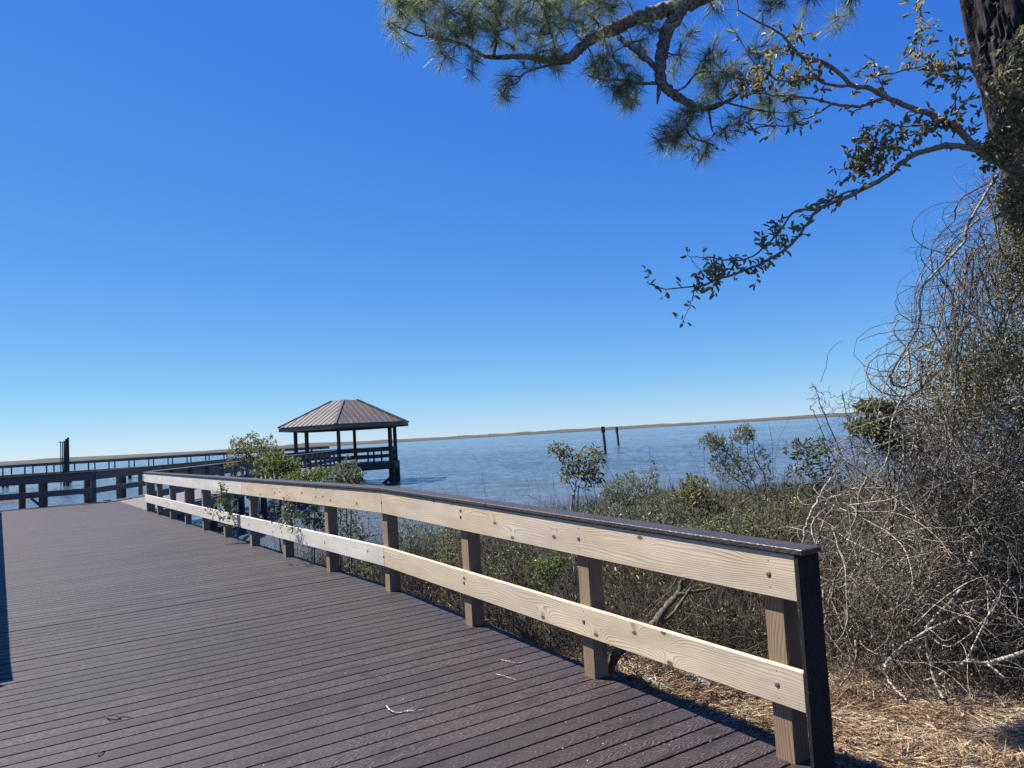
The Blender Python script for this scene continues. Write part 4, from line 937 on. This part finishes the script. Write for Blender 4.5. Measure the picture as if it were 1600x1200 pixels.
# dark bushes between the railing posts
G2 = 'undergrowth bushes behind the railing boards'
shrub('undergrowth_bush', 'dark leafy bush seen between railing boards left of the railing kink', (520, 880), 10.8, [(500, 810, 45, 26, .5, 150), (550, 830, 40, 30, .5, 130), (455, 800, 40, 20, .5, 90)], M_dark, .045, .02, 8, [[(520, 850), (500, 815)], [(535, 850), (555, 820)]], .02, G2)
shrub('undergrowth_bush', 'tall green leafed bush seen between boards right of the railing kink', (700, 930), 9.0, [(703, 850, 20, 42, .3, 130), (690, 880, 20, 25, .3, 50)], M_myrtle, .045, .014, 8, [[(700, 890), (703, 840)], [(696, 890), (690, 860)]], .014, G2)
shrub('undergrowth_bush', 'bright yellow green leafy bush beside the middle near railing post', (860, 980), 6.9, [(848, 895, 28, 24, .18, 100), (868, 880, 20, 22, .15, 60), (840, 920, 22, 14, .15, 40)], M_bushgrn, .036, .015, 7, [[(855, 935), (850, 900)], [(862, 935), (870, 885)]], .008, G2)
shrub('undergrowth_bush', 'tiny yellow green clump at the deck edge near the railing kink', (578, 900), 9.4, [(578, 876, 12, 7, .15, 30)], M_bushgrn, .04, .02, 5, [[(578, 885)]], .006, G2)
# right side shrubs, seen above the cap rail
shrub('small_tree', 'young yellow green tree with a pale forked stem beyond the railing', (892, 800), 9.6, [(880, 705, 18, 12, .12, 36), (905, 725, 26, 20, .22, 80), (930, 715, 18, 18, .2, 50), (925, 745, 20, 16, .2, 44), (890, 745, 14, 14, .15, 26), (868, 700, 6, 8, .05, 10)], M_myrtle, .07, .024, 3, [[(893, 790), (897, 778), (888, 745), (872, 705)], [(897, 778), (912, 762), (925, 735), (938, 705)], [(904, 768), (930, 755), (945, 740)], [(897, 778), (904, 740), (905, 710)]], .019, cat='small tree', stemmat=M_pale)
G3 = 'shrubs along the marsh edge above the near railing'
shrub('shrub', 'feathery grey green shrub just right of the pale stemmed young tree', (1000, 850), 10.5, [(985, 765, 40, 26, .5, 200), (1005, 785, 40, 24, .5, 160), (955, 775, 20, 20, .4, 60), (1022, 745, 5, 26, .1, 16)], M_greyleaf, .055, .014, 9, [[(990, 810), (975, 750)], [(1005, 810), (1010, 760)], [(995, 800), (950, 765)], [(1005, 800), (1022, 725)]], .02, G3)
shrub('shrub', 'olive broad leaved shrub in the middle above the near railing', (1075, 870), 9.6, [(1060, 785, 34, 22, .4, 110), (1090, 765, 26, 18, .35, 80), (1100, 790, 30, 20, .4, 70), (1080, 752, 10, 10, .2, 20)], M_myrtle, .062, .026, 7, [[(1070, 820), (1060, 780)], [(1085, 820), (1095, 770)]], .018, G3)
shrub('shrub', 'tall open shrub with wispy grey green tops standing over the water', (1190, 870), 11.5, [(1165, 678, 16, 14, .25, 110), (1112, 690, 18, 14, .25, 90), (1135, 700, 22, 18, .3, 90), (1150, 735, 30, 24, .4, 150), (1185, 715, 20, 16, .3, 40), (1120, 725, 14, 16, .3, 30), (1195, 740, 14, 20, .3, 26)], M_greyleaf, .052, .015, 8, [[(1185, 810), (1160, 740), (1130, 700), (1108, 680)], [(1188, 800), (1170, 720), (1166, 672)], [(1192, 800), (1195, 750), (1180, 715), (1176, 690)], [(1190, 790), (1140, 740), (1118, 700)], [(1195, 800), (1198, 770), (1203, 735)]], .022, G3, maxd=2)
shrub('shrub', 'dark glossy oak like shrub at the left foot of the vine tangle', (1300, 870), 8.6, [(1250, 698, 26, 12, .25, 36), (1285, 700, 30, 14, .3, 46), (1262, 728, 34, 20, .3, 50), (1300, 745, 34, 24, .3, 56), (1245, 752, 16, 16, .2, 22), (1275, 775, 30, 16, .3, 36)], M_dark, .062, .022, 4, [[(1290, 800), (1270, 740), (1250, 700)], [(1300, 800), (1300, 740), (1290, 700)]], .016, G3)
shrub('shrub', 'dark leafed shrub with flat leaf tiers against the sky beside the tangle', (1385, 860), 6.7, [(1362, 634, 22, 7, .2, 70), (1390, 640, 16, 10, .2, 40), (1358, 668, 32, 12, .25, 120), (1400, 690, 30, 20, .3, 70)], M_dark, .055, .024, 6, [[(1390, 780), (1385, 700), (1372, 640)], [(1395, 780), (1405, 700), (1400, 650)]], .016, G3)
shrub('bare_shrub', 'leafless shrub of fine grey twigs standing against the sky left of the tangle', (1345, 870), 8.4, [(1280, 625, 18, 22, .2, 40), (1310, 630, 24, 30, .25, 60), (1340, 640, 22, 26, .25, 50), (1310, 680, 34, 30, .3, 60), (1340, 710, 30, 30, .3, 50), (1270, 605, 8, 8, .1, 10)], None, 0, 0, 0, [[(1340, 790), (1310, 700), (1280, 630), (1272, 600)], [(1345, 790), (1330, 690), (1315, 610)], [(1350, 790), (1350, 700), (1345, 620)], [(1338, 780), (1300, 710), (1270, 640)]], .016, stemmat=M_brush, maxd=2, K=6, rend=.0028)
shrub('shrub', 'low olive green shrub mass above the near end of the cap rail', (1180, 920), 8.2, [(1150, 825, 50, 24, .5, 170), (1210, 815, 40, 26, .5, 130), (1100, 830, 40, 20, .4, 90), (1240, 790, 26, 18, .3, 50)], M_myrtle, .05, .02, 6, [[(1150, 860), (1140, 825)], [(1190, 860), (1215, 815)]], .016, G3)
shrub('shrub', 'patchy brown green shrub between the young tree and the middle shrub', (950, 880), 8.6, [(960, 805, 34, 14, .4, 70), (1010, 815, 40, 16, .4, 90), (920, 800, 20, 8, .3, 20)], M_greyleaf, .05, .018, 6, [[(960, 840), (955, 805)], [(980, 840), (1010, 812)]], .014, G3)

shrub('bare_shrub', 'bare twiggy shrub over the water between the wispy shrub and the dark glossy shrub', (1235, 870), 9.0, [(1215, 760, 26, 30, .3, 60), (1240, 780, 26, 24, .3, 50), (1200, 790, 20, 16, .3, 30)], None, 0, 0, 0, [[(1232, 820), (1218, 760)], [(1238, 820), (1242, 775)], [(1230, 810), (1200, 785)]], .014, stemmat=M_brush, maxd=2, K=6, rend=.0026)
shrub('bare_shrub', 'low bare grey shrub mixed into the green belt right of the feathery shrub', (1045, 880), 8.8, [(1040, 775, 34, 26, .4, 70), (1075, 790, 30, 22, .4, 60), (985, 800, 30, 18, .4, 50)], None, 0, 0, 0, [[(1045, 830), (1038, 775)], [(1050, 830), (1075, 785)], [(1040, 830), (990, 800)]], .014, stemmat=M_brush, maxd=2, K=6, rend=.0026)
shrub('shrub', 'thin leafed olive shrub low behind the cap rail between the feathery and the middle shrub', (1030, 880), 9.0, [(1035, 800, 40, 22, .5, 110), (1000, 795, 26, 16, .4, 60), (1065, 812, 36, 16, .4, 80)], M_greyleaf, .05, .014, 8, [[(1030, 840), (1035, 800)], [(1040, 840), (1065, 810)]], .014, G3)
shrub('shrub', 'brown tinged twiggy shrub under the tall wispy shrub', (1130, 880), 10.0, [(1130, 785, 36, 26, .5, 130), (1170, 790, 30, 22, .4, 90), (1205, 785, 22, 20, .4, 50)], M_myrtle, .048, .016, 5, [[(1130, 830), (1125, 780)], [(1150, 830), (1175, 785)]], .014, G3)
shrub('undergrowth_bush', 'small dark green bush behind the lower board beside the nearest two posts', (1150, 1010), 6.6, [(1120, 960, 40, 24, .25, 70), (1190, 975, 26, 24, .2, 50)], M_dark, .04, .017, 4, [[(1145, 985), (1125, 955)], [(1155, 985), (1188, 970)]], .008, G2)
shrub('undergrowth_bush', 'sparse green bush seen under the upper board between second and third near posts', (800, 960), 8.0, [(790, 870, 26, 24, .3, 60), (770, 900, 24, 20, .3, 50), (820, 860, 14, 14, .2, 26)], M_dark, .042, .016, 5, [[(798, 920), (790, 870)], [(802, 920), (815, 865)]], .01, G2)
shrub('undergrowth_bush', 'olive bush filling the rail gap just right of the railing kink', (645, 920), 10.4, [(640, 830, 28, 22, .4, 90), (670, 850, 22, 20, .4, 60), (630, 860, 20, 20, .3, 40)], M_greyleaf, .045, .016, 7, [[(645, 890), (640, 830)], [(650, 890), (668, 850)]], .012, G2)

# ------------------------------------------------------------ brush, grass and straw
def brush(n, ur, vr, hr, name_mb, tint=(0, 1), r=(.0012, .004), pw=1.0, steps=9, turn=.2):
    u_ = rng.uniform(*ur, n); v_ = vr[0] + (vr[1] - vr[0]) * rng.random(n) ** pw; P0 = u_[:, None] * U + v_[:, None] * V; P0[:, 2] = gz(P0[:, 0], P0[:, 1]) + rng.random(n) * .25
    hh = rng.uniform(*hr, n); D = norm(np.array([0, 0, 1.]) + rng.normal(0, .65, (n, 3)))
    P = wander(P0, D, steps, hh / steps * 1.25, turn, np.array([0, 0, -.02])); P = outdeck(above_ground(P, .01)); rr = (r[0] + (r[1] - r[0]) * rng.random(n) ** 2.5)[:, None] * np.linspace(1, .4, steps + 1)
    name_mb.tubes(P, rr, 3, tint=tint[0] + (tint[1] - tint[0]) * rng.beta(1.7, 2.2, n))
b = MB()
brush(3200, (5.2, 12.5), (3.75, 7.5), (.4, 1.0), b, pw=1.1)
brush(2600, (4.2, 8), (4.3, 7.5), (.4, 1.05), b, r=(.0015, .006))
brush(2600, (9, 20), (3.8, 10), (.5, 1.1), b, r=(.002, .005))
brush(2000, (2.5, 9), (5.6, 9.5), (.6, 1.3), b, r=(.0015, .006))
brush(1800, (7, 17), (8, 15), (.5, 1.15), b, r=(.002, .006))
brush(1800, (4.6, 9.5), (3.85, 6.5), (.25, .6), b, tint=(.5, 1), r=(.001, .003), turn=.3)
brush(1700, (4.4, 13), (3.8, 7.5), (.5, 1.25), b, tint=(.6, 1), r=(.002, .008), turn=.28)
brush(1500, (3.5, 11), (5.2, 9.5), (.8, 1.8), b, tint=(.3, 1), r=(.002, .006), turn=.26)
tag(b.build('dry_brush', M_brush, None, (2, 8, -.6)), 'thick dry brown brush and twigs filling the bank behind the railing', 'brush', kind='stuff')
b = MB(); n = 4500; u_ = rng.uniform(4.6, 19, n); v_ = 3.9 + 8 * rng.random(n) ** 1.3; P0 = u_[:, None] * U + v_[:, None] * V; P0[:, 2] = gz(P0[:, 0], P0[:, 1]) + rng.random(n) ** 1.3 * .8 + .05
nz = np.array([mnoise.noise(Vector(p * [1.1, 1.1, .7])) for p in P0]); P0 = P0[nz > .12]; P0[:, 2] += .35 * np.clip(nz[nz > .12] - .12, 0, 1) * (P0 @ V > 5); P0 = outdeck(P0); leafspray(b, P0, norm(rng.normal(0, 1, P0.shape) + Z), 9, .05, .020, spread=1, jitter=.09)
tag(b.build('brush_leaves', M_myrtle, None, (2, 8, -.6)), 'scattered small green leaves growing through the dry brush', 'foliage', kind='stuff')
b = MB(); n = 46000; y = rng.uniform(11, 32.5, n); x = -5 + 33 * rng.random(n); kz = gz(x, y); m_ = (kz > -1.55) & ((x * V[0] + y * V[1]) > 4.2) & (x > -.5 * y + 1); x, y, kz = x[m_], y[m_], kz[m_]; n = len(x); B0 = np.stack([x, y, kz], -1); hgt = rng.uniform(.35, .85, n) * (.8 + .3 * np.sin(x * .8) * np.cos(y * .7))
b.blades(B0, B0 + np.stack([rng.normal(0, .14, n), rng.normal(0, .14, n), hgt], -1), .012, rng.beta(2, 2.4, n))
tag(b.build('marsh_grass', M_marsh, None, (6, 20, -1)), 'brown green marsh grass fringing the water beyond the shrubs', 'grass', kind='stuff')
b = MB(); n = 9000; x = rng.uniform(-60, -40, n); y = rng.uniform(53, 68, n); kz = gz(x, y); m_ = kz > -1.45; B0 = np.stack([x, y, kz], -1)[m_]; n = len(B0); b.blades(B0, B0 + np.stack([rng.normal(0, .1, n), rng.normal(0, .1, n), rng.uniform(.2, .5, n)], -1), .03, rng.beta(2, 2, n))
tag(b.build('marsh_grass', M_marsh, None, (-42, 60, -1)), 'low patch of marsh grass beyond the railing at the far left', 'grass', kind='stuff')
b = MB(); n = 52000
u_ = np.concatenate([rng.uniform(.5, 7.5, n // 2), rng.uniform(2.2, 6.0, n - n // 2)]); v_ = ER + .02 + 3.6 * rng.random(n) ** 1.1; B0 = u_[:, None] * U + v_[:, None] * V
flow = np.array([mnoise.noise(Vector((p[0] * .9, p[1] * .9, 0))) for p in B0]) * 5; an = flow + rng.normal(0, .75, n); Ln = rng.uniform(.06, .19, n)
el = rng.normal(.05, .16, n); d = np.stack([np.cos(an) * np.cos(el), np.sin(an) * np.cos(el), np.sin(el)], -1); B0[:, 2] = gz(B0[:, 0], B0[:, 1]) + .006 + rng.random(n) ** 2 * .03
T0 = B0 + d * Ln[:, None]; T0[:, 2] = np.maximum(T0[:, 2], gz(T0[:, 0], T0[:, 1]) + .005); patch = np.array([mnoise.noise(Vector((p[0] * 1.8, p[1] * 1.8, 5))) for p in B0])
b.blades(B0, T0, rng.uniform(.0022, .005, n), np.clip(rng.beta(2.2, 2, n) * .8 + .2 + patch * .7, 0, 1), bend=np.stack([rng.normal(0, .008, n), rng.normal(0, .008, n), np.abs(rng.normal(0, .006, n))], -1))
tag(b.build('pine_straw', M_straw, None, (2.5, 5, -.5)), 'golden brown pine straw covering the ground past the deck end', 'straw', kind='stuff')
b = MB(); n = 2600; u_ = rng.uniform(1, 7.5, n); v_ = ER + .05 + 3.2 * rng.random(n); P0 = u_[:, None] * U + v_[:, None] * V; P0[:, 2] = gz(P0[:, 0], P0[:, 1]) + .02
leafspray(b, P0, norm(rng.normal(0, 1, P0.shape) * [1, 1, .2]), 1, .05, .028, spread=.2, jitter=.01, up=0); tag(b.build('leaf_litter', M_deadleaf, None, (2.5, 5, -.5)), 'dead brown leaves scattered over the pine straw', 'leaves', kind='stuff')

# ------------------------------------------------------------ twigs and bits lying on the deck
def ondeck(x, y, dz=.006):
    r = CMn @ np.array([(x - 800) / FPX, -(y - 600) / FPX, -1.0]); z = 0
    for _ in range(8): p = np.array([0, 0, EYE]) + r * ((z + dz - EYE) / r[2]); z = zd(float(p @ U))
    return p
for lab, br in (('dark Y shaped curved twig on the deck at lower left', [[(163, 1116), (170, 1122), (182, 1124), (192, 1119), (204, 1120)], [(182, 1116), (187, 1121)]]),
                ('short dark twig stub at the bottom left of the deck', [[(154, 1181), (157, 1176), (163, 1173)]]),
                ('pale hooked twig lying on the middle of the deck', [[(604, 1103), (610, 1110), (622, 1114), (636, 1111), (646, 1106)], [(636, 1112), (648, 1110), (662, 1109)]]),
                ('thin straight pale twig on the deck near the railing posts', [[(783, 1031), (795, 1033), (808, 1036), (823, 1033)]]),
                ('very thin bent dry stem on the deck near the railing', [[(775, 1053), (790, 1057), (806, 1062)]])):
    P = [[ondeck(x, y, .006 + .008 * (k == 1)) for k, (x, y) in enumerate(L)] for L in br]; b = MB()
    for L in P: q = smooth_poly(L, 14) if len(L) > 2 else smooth_poly([L[0], (L[0] + L[1]) / 2, L[1]], 14); b.tubes(q[None], (np.linspace(.0055, .003, 14) if 'thin' not in lab else np.linspace(.003, .0018, 14))[None], 6, tint=.1 if 'dark' in lab else .95)
    tag(b.build('twig', M_vine, None, P[0][0]), lab, 'twig', 'twigs lying on the deck')
b = MB(); P0 = []
for cx, cy, sx, sy, n in ((985, 1135, 30, 35, 26), (940, 1160, 40, 20, 14), (975, 1075, 30, 12, 14), (700, 1120, 200, 50, 34), (1130, 1160, 70, 25, 14), (600, 1080, 200, 60, 16), (1000, 1105, 50, 20, 10)):
    P0 += [ondeck(rng.normal(cx, sx), min(1196, rng.normal(cy, sy)), .003) for _ in range(n)]
P0 = np.array(P0); P0 = P0[(P0 @ V) < ER - .03]; leafspray(b, P0, norm(rng.normal(0, 1, P0.shape) * [1, 1, .05]), 1, .016, .009, spread=.05, jitter=.0, up=0)
tag(b.build('leaf_flakes', M_deadleaf, None, (0, 5, -.1)), 'tiny pale leaf flakes scattered on the deck boards', 'leaf bits', kind='stuff')
